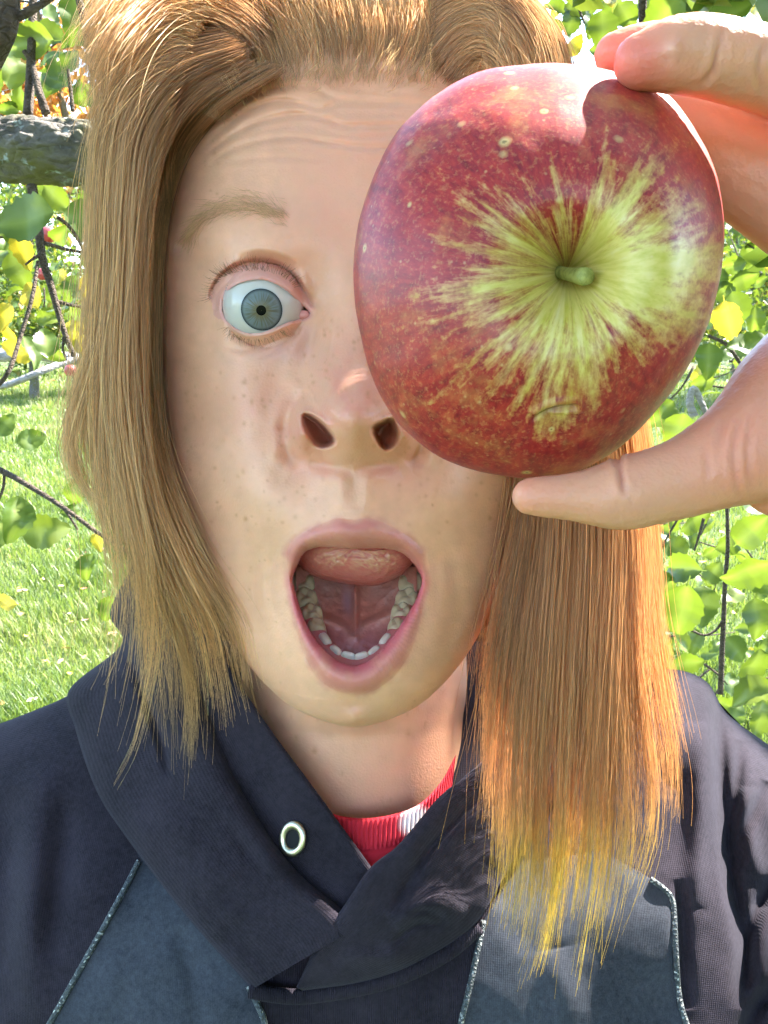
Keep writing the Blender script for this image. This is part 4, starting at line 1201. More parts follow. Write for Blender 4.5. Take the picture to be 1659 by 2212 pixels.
Fk = [list(p.vertices) for p in me.polygons]
Fk = np.array([f if len(f) == 4 else f + [f[-1]] for f in Fk])
tmp.evaluated_get(dg).to_mesh_clear()
bpy.data.objects.remove(tmp)
hx, hyy = proj(Vk)
hd = Vk[:, 1]
ofs = np.zeros(len(Vk))
isth = (hyy > 620)
for ln, w_, dp in (([(1332,978),(1340,1010),(1345,1040),(1352,1075)], 7, .0013), ([(1322,985),(1328,1015),(1334,1030)], 4, .0006), ([(1356,1000),(1368,1050),(1364,1090)], 5, .0006),
                   ([(1520,960),(1530,1010),(1524,1050)], 7, .0004), ([(1600,900),(1585,960),(1590,1030),(1600,1080)], 6, .0006), ([(1625,890),(1615,970),(1625,1080)], 6, .0005), ([(1560,900),(1550,970)], 8, .0004)):
    ofs -= np.where(isth & (hd < .20), groove(ln, w_, dp, hx, hyy), 0)
for ln, w_, dp in (([(1560,60),(1553,110),(1535,160),(1505,190)], 6, .0010), ([(1572,70),(1566,120),(1552,165)], 5, .0006), ([(1650,90),(1640,150),(1646,205)], 7, .0006)):
    ofs -= np.where((hyy < 260) & (hd < .197), groove(ln, w_, dp, hx, hyy), 0)
ofs += np.where((hyy < 260) & (hd < .19), 0.0009 * np.exp(-(((hx - 1455) / 17) ** 2 + ((hyy - 108) / 17) ** 2)) - 0.0005 * np.exp(-(((hx - 1440) / 9) ** 2 + ((hyy - 128) / 9) ** 2)), 0)
ofs += 0.00010 * fbm(Vk * 900, 2, 4)
Vk = Vk + Nk * ofs[:, None]
hb = np.broadcast_to(np.array([0.70, 0.33, 0.205]), (len(Vk), 3)).copy()
nn = fbm(Vk * 130, 4, 21)
hb *= (1 + 0.07 * nn)[:, None]
tipr = np.exp(-(((hx - 1385) / 75) ** 2 + ((hyy - 135) / 75) ** 2)) + 0.8 * np.exp(-(((hx - 1320) / 60) ** 2 + ((hyy - 110) / 50) ** 2)) + 0.25 * np.exp(-(((hx - 1140) / 70) ** 2 + ((hyy - 1070) / 60) ** 2))
palm = 0.35 * smooth(1380, 1640, hx) * (hyy > 600)
hb = lerp3(hb, (0.74, 0.20, 0.14), np.clip(tipr * 0.95 + palm + 0.12 * nn, 0, 1))
crease = np.clip(-ofs / 0.0012, 0, 1)
hb = lerp3(hb, (0.62, 0.22, 0.16), crease * 0.6)
cal = np.where((hyy < 260) & (hd < .19), np.exp(-(((hx - 1452) / 20) ** 2 + ((hyy - 112) / 22) ** 2)), 0)
hb = lerp3(hb, (0.80, 0.52, 0.42), cal * 0.7 * np.clip(0.6 + nn, 0, 1))
blocks.append((Vk, Fk, hb))

# ---- skin material and the body
m_skin, nt, bs = new_mat('skin')
ca = attr_n(nt, 'col')
tc = N(nt, 'ShaderNodeTexCoord')
nz = noise_n(nt, tc.outputs['Object'], 900, 3)
nz2 = noise_n(nt, tc.outputs['Object'], 260, 4)
c1 = mix(nt, 0.10, ca.outputs['Color'], mix(nt, nz2, (0.55, 0.30, 0.2), (1, 0.9, 0.75)), 'MULTIPLY')
nt.links.new(c1, bs.inputs['Base Color'])
bs.inputs['Roughness'].default_value = 0.43
bs.inputs['Specular IOR Level'].default_value = 0.42
bs.inputs['Subsurface Weight'].default_value = 0.28
bs.inputs['Subsurface Radius'].default_value = (1.0, 0.32, 0.16)
bs.inputs['Subsurface Scale'].default_value = 0.0045
vor = N(nt, 'ShaderNodeTexVoronoi'); vor.inputs['Scale'].default_value = 1100
nt.links.new(tc.outputs['Object'], vor.inputs['Vector'])
hsum = math_n(nt, 'ADD', math_n(nt, 'MULTIPLY', vor.outputs['Distance'], 0.6), nz)
bump(nt, hsum, bs, 0.22, 0.0005)
Vb, Fb, Cb, o_ = [], [], [], 0
for v, f, c in blocks:
    Vb.append(v); Fb.append(np.asarray(f) + o_); Cb.append(c); o_ += len(v)
Fb = np.vstack(Fb)
body = part('body', W(np.vstack(Vb)), Fb, m_skin, person, person, attrs={'col': np.vstack(Cb)})

# ================================================================== eyes
m_eye, nt, bs = new_mat('eyeball')
ca = attr_n(nt, 'col')
nt.links.new(ca.outputs['Color'], bs.inputs['Base Color'])
bs.inputs['Roughness'].default_value = 0.08
bs.inputs['Specular IOR Level'].default_value = 0.4
bs.inputs['Coat Weight'].default_value = 0.0
bs.inputs['Coat Roughness'].default_value = 0.02
bs.inputs['Subsurface Weight'].default_value = 0.1
bs.inputs['Subsurface Scale'].default_value = 0.002
bs.inputs['Subsurface Radius'].default_value = (1, 0.6, 0.4)
m_iris, nt, bs = new_mat('iris')
ca = attr_n(nt, 'col')
nt.links.new(ca.outputs['Color'], bs.inputs['Base Color'])
bs.inputs['Roughness'].default_value = 0.05
bs.inputs['Specular IOR Level'].default_value = 0.10
def make_eye(side):
    c = ball.copy()
    if side: c = PX(2 * MID - BALL_PX[0], BALL_PX[1], BALL_D)
    tgt_px = (564.0, 671.0) if not side else (2 * MID - 564.0, 671.0)
    g = PX(*tgt_px, 0.2835) - c
    g /= np.linalg.norm(g)
    sx = np.cross(g, [0, 0, 1.0]); sx /= np.linalg.norm(sx); sz = np.cross(sx, g)
    IR = 0.00665                                   # radius of the iris
    ta = math.asin(IR / BALL_R)
    def ring_mesh(a0, a1, na, nb, rad):
        a = np.linspace(a0, a1, na)[:, None]; b = np.arange(nb)[None] / nb * 2 * math.pi
        r = rad(a, b)
        v = c + (r * np.sin(a) * np.cos(b))[..., None] * sx + (r * np.sin(a) * np.sin(b))[..., None] * sz + (r * np.cos(a) * np.ones_like(b))[..., None] * g
        return v.reshape(-1, 3), grid_faces(na, nb, True), np.broadcast_to(a, (na, nb)).ravel(), np.broadcast_to(b, (na, nb)).ravel()
    # white of the eye
    v, f, a, b = ring_mesh(ta * 0.98, math.pi * 0.995, 60, 96, lambda a, b: BALL_R + 0 * a)
    col = np.broadcast_to(np.array([0.53, 0.495, 0.44]), (len(v), 3)).copy()
    p2 = np.stack([np.cos(b) * 3, np.sin(b) * 3, a * 1.2], -1)
    vein = np.clip(1 - np.abs(fbm(np.stack([np.cos(b) * 9, np.sin(b) * 9, a * 2.5], -1), 3, 5)) * 14, 0, 1) * smooth(ta * 1.3, ta * 2.4, a)
    col = lerp3(col, (0.62, 0.22, 0.18), vein * 0.35)
    col = lerp3(col, (0.70, 0.50, 0.45), smooth(0.9, 1.5, a) * 0.6)
    col = lerp3(col, (0.30, 0.36, 0.40), smooth(ta * 1.10, ta * 0.97, a) * 0.75)
    e = part('eye', W(v), f, m_eye, person, person, attrs={'col': col})
    # iris: streaked blue grey, slightly domed
    v, f, a, b = ring_mesh(0.225 * ta, ta, 40, 160, lambda a, b: (BALL_R + 0.0006 * np.clip(1 - (a / ta) ** 2, 0, 1)) + 0 * b)
    q = a / ta
    st1 = fbm(np.stack([np.cos(b) * 22, np.sin(b) * 22, q * 1.6], -1), 3, 8)
    col = np.broadcast_to(np.array([0.155, 0.185, 0.185]), (len(v), 3)).copy()
    col = lerp3(col, (0.118, 0.125, 0.098), np.clip(0.30 + st1 * 1.5, 0, 1) * smooth(1.0, 0.6, q))
    col = lerp3(col, (0.14, 0.115, 0.05), np.clip(smooth(0.62, 0.24, q) + 0.35 * st1 * smooth(0.8, 0.4, q), 0, 1) * 0.75)
    col = lerp3(col, (0.014, 0.02, 0.024), smooth(0.80, 1.0, q) * 0.9)
    ir = part('iris', W(v), f, m_iris, e, person, attrs={'col': col})
    v, f, a, b = ring_mesh(0.002, 0.245 * ta, 8, 48, lambda a, b: BALL_R + 0.00055 + 0 * a)
    part('pupil', W(v), f, m_iris, e, person, attrs={'col': np.full((len(v), 3), 0.004)})
    # wet fold in the inner corner
    cx_ = 655 if not side else 2 * MID - 655
    v, f = uv_sphere(PX(cx_, 680, 0.2938), 0.0019, 20, 14, (1.3, 0.7, 0.8))
    part('tear_duct', W(v), f, m_eye, e, person, attrs={'col': np.broadcast_to(np.array([0.60, 0.25, 0.22]), (len(v), 3))})
make_eye(0); make_eye(1)

# ================================================================== mouth
m_wet, nt, bs = new_mat('wet_flesh')
ca = attr_n(nt, 'col')
nt.links.new(ca.outputs['Color'], bs.inputs['Base Color'])
bs.inputs['Roughness'].default_value = 0.32
bs.inputs['Subsurface Weight'].default_value = 0.25
bs.inputs['Subsurface Scale'].default_value = 0.003
bs.inputs['Subsurface Radius'].default_value = (1, 0.3, 0.2)
tc = N(nt, 'ShaderNodeTexCoord')
bump(nt, noise_n(nt, tc.outputs['Object'], 900, 3), bs, 0.35, 0.0006)
# lining: a bag behind the lips, open to the front
mo = spline(MOUTH_IN, 96, True); mc = np.array([768.0, 1300.0])
gdm = grid_depth(mo)
rows, cols_ = [], []
for s_, dd in ((1.06, 0.0075), (1.12, 0.011), (1.16, 0.020), (1.10, 0.032), (0.95, 0.044), (0.65, 0.054), (0.3, 0.058), (0.02, 0.059)):
    q = mc + (mo - mc) * s_
    rows.append(PX(q[:, 0], q[:, 1], gdm * (1 - min(dd / 0.03, 1)) + 0.272 * min(dd / 0.03, 1) + dd))
V = np.vstack(rows)
nf_ = fbm(V * 300, 3, 2)
col = lerp3(np.broadcast_to(np.array([0.42, 0.11, 0.09]), V.shape), (0.30, 0.07, 0.06), np.clip(0.5 + nf_, 0, 1))
part('mouth_lining', W(V), grid_faces(len(rows), len(mo), True), m_wet, person, person, attrs={'col': col})
# tongue: raised, its rounded front edge showing, coat on the top
def dome(cx, cy, d, rx, ry, rd, nu=120, nv=70, shp=None):
    a = np.linspace(0.0, math.pi, nv)[:, None]; b = np.arange(nu)[None] / nu * 2 * math.pi
    x = np.sin(a) * np.cos(b); z = np.sin(a) * np.sin(b); y = -np.cos(a) * np.ones_like(b)
    return x, y, z
nu, nv = 140, 80
x, y, z = dome(0, 0, 0, 1, 1, 1, nu, nv)
sx_ = np.sign(x) * np.abs(x) ** 0.62
tpx = 770 + 134 * sx_
tpy = 1186 + np.where(z > 0, -80 * z, -76 * z * (1 - 0.16 * np.abs(sx_) ** 3)) + 4 * np.sin(tpx / 30)
tdp = 0.3010 + 0.016 * y + 0.010 * z * (z > 0) - 0.0015 * np.cos(sx_ * 1.5)
tdp = tdp + 0.0012 * np.exp(-(x / 0.07) ** 2) * (z > -0.2)
V = PX(tpx, tpy, tdp).reshape(-1, 3)
pap = fbm(V * 1300, 3, 3)
V[:, 1] -= 0.00045 * pap
col = np.broadcast_to(np.array([0.50, 0.13, 0.10]), V.shape).copy()
coat = np.exp(-(((tpx - 805) / 62) ** 2 + ((tpy - 1210) / 26) ** 2)) + 0.7 * np.exp(-(((tpx - 715) / 45) ** 2 + ((tpy - 1205) / 22) ** 2))
col = lerp3(col, (0.62, 0.36, 0.20), np.clip(coat.ravel() * (0.55 + pap), 0, 1) * 0.8)
part('tongue', W(V), grid_faces(nv, nu, True), m_wet, person, person, attrs={'col': col})
# floor of the mouth under the tongue: sloping forward, cord and V ridges
gx, gy = np.meshgrid(np.linspace(640, 900, 110), np.linspace(1225, 1432, 100))
t = (gy - 1225) / 207
wv = 0.3160 - 0.0235 * t ** 1.25
u_ = (gx - 768) / 120
dv = wv - 0.006 * np.abs(u_) ** 2.2 * (1 - 0.55 * t)
ridge = polydist(spline([(676,1330),(715,1345),(742,1358),(764,1376),(790,1352),(820,1338),(868,1322)], 60), gx, gy)[0]
dv -= 0.0022 * np.exp(-(ridge / 11) ** 2)
dv -= 0.0025 * np.exp(-((gx - 768) / 7) ** 2) * smooth(1400, 1350, gy) * smooth(1255, 1275, gy)
dv -= 0.0035 * np.exp(-((gx - 768) / 75) ** 2) * np.exp(-((gy - 1395) / 26) ** 2)
dv += 0.0016 * np.exp(-((np.abs(gx - 768) - 26) / 14) ** 2) * smooth(1350, 1300, gy)
V = PX(gx, gy, dv).reshape(-1, 3)
nf_ = fbm(V * 350, 4, 6)
V[:, 1] -= 0.0005 * nf_
col = lerp3(np.broadcast_to(np.array([0.50, 0.17, 0.12]), V.shape), (0.50, 0.20, 0.20), smooth(1330, 1400, gy).ravel())
col = lerp3(col, (0.36, 0.17, 0.13), np.exp(-((np.abs(gx - 768) - 60) / 50) ** 2).ravel() * smooth(1340, 1270, gy).ravel() * 0.8)
col = lerp3(col, (0.60, 0.30, 0.24), np.clip(np.exp(-(ridge / 7) ** 2), 0, 1).ravel() * 0.5)
col = lerp3(col, (0.30, 0.16, 0.20), np.exp(-(((gx - 750) / 12) ** 2 + ((gy - 1300) / 28) ** 2)).ravel() * 0.7)
part('mouth_floor', W(V), grid_faces(100, 110), m_wet, person, person, attrs={'col': col})
# gum arch and teeth of the lower jaw
arch = np.array([(650,1240,.3130),(654,1272,.3085),(664,1303,.3030),(674,1333,.2975),(686,1362,.2925),(702,1388,.2885),(720,1408,.2860),(742,1422,.2845),(768,1428,.2840),(794,1422,.2845),(818,1406,.2860),(838,1384,.2885),(855,1358,.2925),(868,1328,.2975),(878,1299,.3030),(890,1270,.3085),(896,1238,.3130)], float)
ar = spline(np.c_[PX(arch[:, 0], arch[:, 1], arch[:, 2]), arch[:, :0]], 60)
v, f = tube(ar + np.array([0, 0.0012, -0.0026]), 0.0034, 14)
part('gum', W(v), f, m_wet, person, person, attrs={'col': np.broadcast_to(np.array([0.55, 0.17, 0.16]), (len(v), 3))})
m_tooth, nt, bs = new_mat('tooth')
ca = attr_n(nt, 'col')
nt.links.new(ca.outputs['Color'], bs.inputs['Base Color'])
bs.inputs['Roughness'].default_value = 0.3
bs.inputs['Subsurface Weight'].default_value = 0.3
bs.inputs['Subsurface Scale'].default_value = 0.002
TEETH = [  # picture position, depth, half sizes in mm (along the arch, across it, height), molar bumps
 (652,1254,.3105,4.4,4.3,2.6,1),(659,1288,.3050,4.2,4.0,2.6,1),(672,1321,.2995,3.4,3.6,2.7,1),(683,1350,.2945,2.9,3.1,3.0,.4),(700,1383,.2895,2.7,2.0,3.3,0),(722,1408,.2862,2.3,1.5,3.4,0),(750,1422,.2846,2.35,1.3,3.5,0),
 (768,1425,.2842,1,1,1,-1),(783,1422,.2846,2.35,1.3,3.4,0),(812,1409,.2862,2.3,1.4,3.3,0),(835,1384,.2895,2.7,1.9,3.3,0),(857,1350,.2945,2.9,3.0,3.0,.4),(869,1319,.2995,3.4,3.6,2.7,1),(881,1288,.3050,4.2,4.0,2.6,1),(888,1254,.3105,4.4,4.3,2.6,1)]
real = [t_ for t_ in TEETH if t_[6] >= 0]
for k_, (tx, ty, td, la, lb, hh, bumpy) in enumerate(real):
    c = PX(tx, ty, td)
    i = np.argmin(((ar - c) ** 2).sum(1))
    tg = ar[min(i + 2, 59)] - ar[max(i - 2, 0)]; tg /= np.linalg.norm(tg)
    c = c + np.array([0, 0.0008, -0.0012])
    upv = np.array([0, -0.32, 0.95]); upv -= tg * (upv @ tg); upv /= np.linalg.norm(upv)
    ac = np.cross(tg, upv)
    a = np.linspace(0, math.pi, 18)[:, None]; b = np.arange(26)[None] / 26 * 2 * math.pi
    se = lambda q, e: np.sign(q) * np.abs(q) ** e
    X_, Y_, Z_ = se(np.sin(a), .55) * se(np.cos(b), .6), se(np.sin(a), .55) * se(np.sin(b), .6), se(np.cos(a), .45) * np.ones_like(b)
    top = Z_ > 0.3
    dz = np.where(top, bumpy * 0.30 * (np.cos(X_ * 4.2) * np.cos(Y_ * 4.2) * -1), 0)
    lb2 = lb * np.where(Z_ > 0, 1 - 0.35 * (1 - bumpy) * Z_, 1.1)
    V = c + ((X_ * la * 1.04)[..., None] * tg + (Y_ * lb2)[..., None] * ac + ((Z_ + dz) * hh)[..., None] * upv) / 1000
    V = V.reshape(-1, 3)
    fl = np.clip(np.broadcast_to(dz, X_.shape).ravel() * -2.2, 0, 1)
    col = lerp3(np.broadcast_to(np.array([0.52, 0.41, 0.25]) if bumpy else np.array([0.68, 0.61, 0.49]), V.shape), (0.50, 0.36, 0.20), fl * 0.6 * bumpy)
    part('tooth', W(V), grid_faces(18, 26, True), m_tooth, person, person, attrs={'col': col})
# ================================================================== hoodie and shirt
def knit_mat(name, c0, c1, rib=0.0, scale=7800.0, heather=0.5, bs_=0.42):
    m, nt, bs = new_mat(name)
    tc = N(nt, 'ShaderNodeTexCoord')
    ob = tc.outputs['Object']
    n1 = noise_n(nt, ob, 420, 3, 0.7)
    n2 = noise_n(nt, ob, 1700, 2, 0.7)
    n3 = noise_n(nt, ob, 26, 4, 0.55)
    f = math_n(nt, 'ADD', math_n(nt, 'MULTIPLY', n1, heather), math_n(nt, 'ADD', math_n(nt, 'MULTIPLY', n2, heather * 0.8), math_n(nt, 'MULTIPLY', math_n(nt, 'SUBTRACT', n3, 0.5), 0.7)))
    col = ramp(nt, f, [(0.25, c0), (0.85, c1)])
    nt.links.new(col, bs.inputs['Base Color'])
    bs.inputs['Roughness'].default_value = 0.95
    bs.inputs['Specular IOR Level'].default_value = 0.15
    bs.inputs['Sheen Weight'].default_value = 0.06
    bs.inputs['Sheen Roughness'].default_value = 0.5
    bs.inputs['Sheen Tint'].default_value = (0.75, 0.75, 1.0, 1)
    knit = attr_n(nt, 'knit')
    sx = N(nt, 'ShaderNodeSeparateXYZ'); nt.links.new(knit.outputs['Vector'], sx.inputs[0])
    wob = math_n(nt, 'MULTIPLY', noise_n(nt, ob, 90, 2), 2.5)
    a = math_n(nt, 'SINE', math_n(nt, 'ADD', math_n(nt, 'MULTIPLY', sx.outputs[0], scale), wob))
    b = math_n(nt, 'SINE', math_n(nt, 'ADD', math_n(nt, 'MULTIPLY', sx.outputs[1], scale * 1.25), wob))
    hgt = math_n(nt, 'ADD', math_n(nt, 'MULTIPLY', a, 0.55 + rib), math_n(nt, 'MULTIPLY', b, 0.22))
    hgt = math_n(nt, 'ADD', hgt, math_n(nt, 'MULTIPLY', n2, 1.8))
    bump(nt, hgt, bs, bs_, 0.0002)
    return m
m_dark = knit_mat('dark_navy_knit', (0.0105, 0.0084, 0.0128), (0.047, 0.038, 0.053))
m_blue = knit_mat('slate_blue_fleece', (0.019, 0.0215, 0.030), (0.070, 0.077, 0.097), scale=9000, bs_=0.22, heather=0.62)
m_rib = knit_mat('ribbed_dark_knit', (0.0105, 0.0084, 0.0128), (0.047, 0.038, 0.053), rib=2.0)
m_pipe, nt, bs = new_mat('speckled_piping')
tc = N(nt, 'ShaderNodeTexCoord')
vo = N(nt, 'ShaderNodeTexVoronoi'); vo.inputs['Scale'].default_value = 1300
nt.links.new(tc.outputs['Object'], vo.inputs['Vector'])
ws = N(nt, 'ShaderNodeSeparateColor'); nt.links.new(vo.outputs['Color'], ws.inputs[0])
nt.links.new(ramp(nt, ws.outputs[0], [(0.0, (0.04, 0.05, 0.06)), (0.5, (0.07, 0.085, 0.095)), (0.88, (0.26, 0.28, 0.28)), (0.96, (0.5, 0.54, 0.52))], 'CONSTANT'), bs.inputs['Base Color'])
bs.inputs['Roughness'].default_value = 0.6
bump(nt, vo.outputs['Distance'], bs, 0.8, 0.0006)

hoodie_loc = W(PX(770, 2300, .38))
# ---- torso shell: front sheet that rolls over the shoulders into a back sheet
TOPL = np.array([(-700,2050),(-500,1850),(-300,1690),(-150,1615),(0,1563),(80,1532),(150,1502),(240,1450),(330,1400),(480,1385),(770,1385),(1050,1385),(1300,1400),(1400,1438),(1480,1450),(1530,1476),(1562,1530),(1600,1566),(1659,1608),(1760,1680),(1900,1790),(2100,1980),(2300,2200)], float)
FR = [(-500,2000,.46),(-500,2500,.42),(-200,1700,.425),(-200,2200,.385),(0,1650,.405),(0,1900,.375),(0,2212,.358),(0,2600,.35),(300,1750,.378),(300,1950,.353),(300,2212,.338),(300,2600,.335),(600,1900,.35),(600,2150,.334),(830,2000,.339),(830,2150,.333),(830,2600,.332),(1100,2150,.334),(1100,2600,.333),(1200,1800,.362),(1250,2000,.346),(1400,1650,.385),(1400,2000,.350),(1400,2212,.342),(1600,1700,.388),(1600,2000,.362),(1659,2212,.352),(1700,2600,.35),(2000,2000,.42),(2000,2500,.40)]
FR = np.array(FR, float)
f_fr = tps_fit(FR[:, :2], FR[:, 2], 1e-3, 800)
gx = np.r_[np.arange(-650, -40, 22), np.arange(-40, 1700, 3.6), np.arange(1700, 2250, 22)]
vv = np.r_[np.linspace(0, 0.012, 7)[:-1], np.linspace(0.012, 0.78, 240), np.linspace(0.80, 1.25, 14)]
GX, VV = np.meshgrid(gx, vv)
tp_ = spline(TOPL, 400)
ty_ = np.interp(gx, tp_[:, 0], tp_[:, 1])[None]
GY = ty_ + VV * (2400 - 1385 + 0 * ty_)
dF = f_fr(GX, GY)
dT = np.interp(gx, [-600, 0, 300, 770, 1300, 1660, 2200], [.50, .445, .43, .43, .43, .44, .50])[None]
kk = np.clip(1 - VV / 0.17, 0, 1)
GD = dF + (dT - dF) * (1 - np.sqrt(np.maximum(1 - kk ** 2, 0)))
def crease(line, width, depth, x, y, p=2.0):
    c = spline(line, 50)
    d, t = polydist(c, x, y)
    a = np.sin(np.clip(t * 50 / 49, 0, 1) * math.pi) ** 0.6
    return a * depth * np.exp(-(d / width) ** p)
for ln, w_, dp in (([(1545,1470),(1552,1560),(1562,1700),(1572,1850),(1600,2000),(1625,2130)], 17, .010), ([(1600,1600),(1592,1700),(1580,1790),(1572,1850)], 14, .007), ([(1480,1450),(1470,1560),(1460,1680)], 30, -.004),
                   ([(1659,1690),(1610,1790),(1585,1880)], 16, .007), ([(1700,1860),(1640,1960),(1610,2080),(1605,2180)], 18, .009), ([(1700,2100),(1640,2170),(1600,2260)], 20, .008),
                   ([(1510,1560),(1512,1760),(1500,1960)], 26, -.0055), ([(1620,1700),(1615,1800),(1640,1900)], 22, -.005), ([(1655,1960),(1645,2060),(1660,2160)], 30, -.006),
                   ([(1470,1900),(1475,2030),(1480,2180)], 16, .005), ([(95,1650),(70,1850),(60,2050),(80,2212)], 40, -.005), ([(150,1720),(130,1900),(110,2080)], 30, .004), ([(0,1700),(20,1900),(0,2100)], 30, .003),
                   ([(380,2000),(420,2120),(440,2260)], 26, .002), ([(250,2050),(210,2212)], 40, -.002), ([(1200,2050),(1230,2212)], 40, -.002)):
    GD += crease(ln, w_, dp, GX, GY)
GD += 0.0012 * fbm(np.stack([GX / 180, GY / 180, GX * 0], -1), 3, 31)
PAN_L = np.array([(290,1830),(305,1860),(250,1958),(180,2083),(107,2212),(20,2366),(-60,2500),(585,2500),(572,2212),(556,2170),(540,2135),(560,2050),(480,1900)], float)
PAN_R = np.array([(1046,1985),(1030,2060),(1015,2130),(995,2212),(960,2400),(950,2500),(1530,2500),(1495,2250),(1468,2160),(1460,2060),(1455,1960),(1448,1932),(1402,1896),(1300,1840),(1130,1860)], float)
PLACK = np.array([(540,2135),(556,2170),(572,2212),(585,2500),(950,2500),(960,2400),(995,2212),(1015,2130),(1030,2060),(900,1990),(700,2030)], float)
gx1, gy1 = GX.copy(), GY.copy()
seg = np.zeros(GX.shape, int)
sds = []
for i, pl in enumerate((PAN_L, PAN_R, PLACK)):
    s = sdf(pl, GX, GY, 40)
    m = np.abs(s) < 2.2
    gx1[m], gy1[m] = nearest_on(pl, GX[m], GY[m])
    sds.append(np.where(m, 0, s))
PT = PX(gx1, gy1, GD).reshape(-1, 3)
Ff = grid_faces(*GX.shape)
fc = PT[Ff].mean(1)
fcx, fcy = proj(fc)
lab = np.zeros(len(Ff), int)
for i, pl in ((2, PLACK), (0, PAN_L), (1, PAN_R)):
    lab[inside(pl, fcx, fcy)] = i + 1
def compact(V, Fs):
    u, inv = np.unique(Fs.ravel(), return_inverse=True)
    return V[u], inv.reshape(Fs.shape), u
knit_xy = np.stack([PT[:, 0], PT[:, 2], PT[:, 1]], -1)
# back sheet
bx = np.arange(-650, 2260, 45.0)
bv = np.linspace(0, 1.25, 22)
BX, BV = np.meshgrid(bx, bv)
bty = np.interp(bx, tp_[:, 0], tp_[:, 1])[None]
bdT = np.interp(bx, [-600, 0, 300, 770, 1300, 1660, 2200], [.50, .445, .43, .43, .43, .44, .50])[None]
BD = bdT + 0.11 * np.sqrt(np.clip(1 - np.clip(1 - BV / 0.25, 0, 1) ** 2, 0, 1)) * (1 - ((BX - 800) / 1700) ** 2 * 0.6)
back = PX(CX + (BX - CX), bty + BV * 1015, bdT) * 1.0
back = np.stack([back[..., 0], BD, back[..., 2]], -1).reshape(-1, 3)
nb_ = len(PT)
v, f, u = compact(PT, Ff[lab == 0])
fb_ = grid_faces(*BX.shape)[:, ::-1] + len(v)
kn = np.vstack([knit_xy[u], np.stack([back[:, 0], back[:, 2], back[:, 1]], -1)])
hoodie = part('hoodie', W(np.vstack([v, back])), np.vstack([f, fb_]), m_dark, person, person, attrs={'knit': kn})
hoodie['label'] = 'dark navy hooded sweatshirt with slate blue front panels'
for i, mt in ((1, m_blue), (2, m_blue), (3, m_rib)):
    v, f, u = compact(PT, Ff[lab == i])
    part('front_panel' if i < 3 else 'ribbed_placket', W(v), f, mt, hoodie, person, attrs={'knit': knit_xy[u]})
def on_torso(c, lift=0.0012):
    q = (c[:, None, 0] - GX.ravel()[None, ::3]) ** 2 + (c[:, None, 1] - GY.ravel()[None, ::3]) ** 2
    i = q.argmin(1)
    return PX(c[:, 0], c[:, 1], GD.ravel()[::3][i] - lift)
for ln in ([(303,1855),(250,1956),(180,2081),(107,2211),(20,2365)], [(1046,1985),(1030,2060),(1015,2130),(995,2212),(970,2340)], [(536,2128),(556,2170),(572,2212),(580,2300)], [(1402,1896),(1448,1932),(1455,1960),(1460,2060),(1468,2160),(1495,2250),(1515,2350)]):
    c = spline(ln, 60)
    p_ = on_torso(c)
    k3 = np.hanning(9); k3 /= k3.sum()
    for a_ in range(3):
        p_[:, a_] = np.convolve(np.pad(p_[:, a_], 4, mode='edge'), k3, 'valid')
    v, f = tube(p_, 0.00115, 10)
    part('piping', W(v), f, m_pipe, hoodie, person)

# ---- hood pieces: puffed strips between an inner and an outer edge
def strip(name, inner, outer, mat, puff, thick, n=150, m=44, curves=(), edge_r=0.18, wob=0.0008):
    A, B = spline(inner, n), spline(outer, n)
    s = np.linspace(0, 1, m)[None]
    sx = A[:, None] * (1 - s[..., None]) + B[:, None] * s[..., None]
    px_, py_, dd = sx[..., 0], sx[..., 1], sx[..., 2].copy()
    e = np.clip(np.minimum(s, 1 - s) / edge_r, 0, 1)
    dd -= puff * np.sqrt(1 - (1 - e) ** 2) * (0.75 + 0.25 * np.sin(s * math.pi))
    for ln, w_, dp in curves:
        dd += crease(ln, w_, dp, px_, py_)
    dd += wob * fbm(np.stack([px_ / 90, py_ / 90, dd * 20], -1), 3, 12)
    front_ = PX(px_, py_, dd).reshape(-1, 3)
    bk = PX(px_, py_, np.maximum(sx[..., 2] + thick * np.sqrt(1 - (1 - e) ** 2), dd + 0.0002)).reshape(-1, 3)
    V = np.vstack([front_, bk])
    Fs = np.vstack([grid_faces(n, m), grid_faces(n, m, off=n * m)[:, ::-1]])
    k1 = np.stack([np.broadcast_to(s, px_.shape) * 0.03, np.broadcast_to(np.linspace(0, 0.14, n)[:, None], px_.shape), px_ * 0], -1).reshape(-1, 3)
    return part(name, W(V), Fs, mat, hoodie, person, attrs={'knit': np.vstack([k1, k1])})
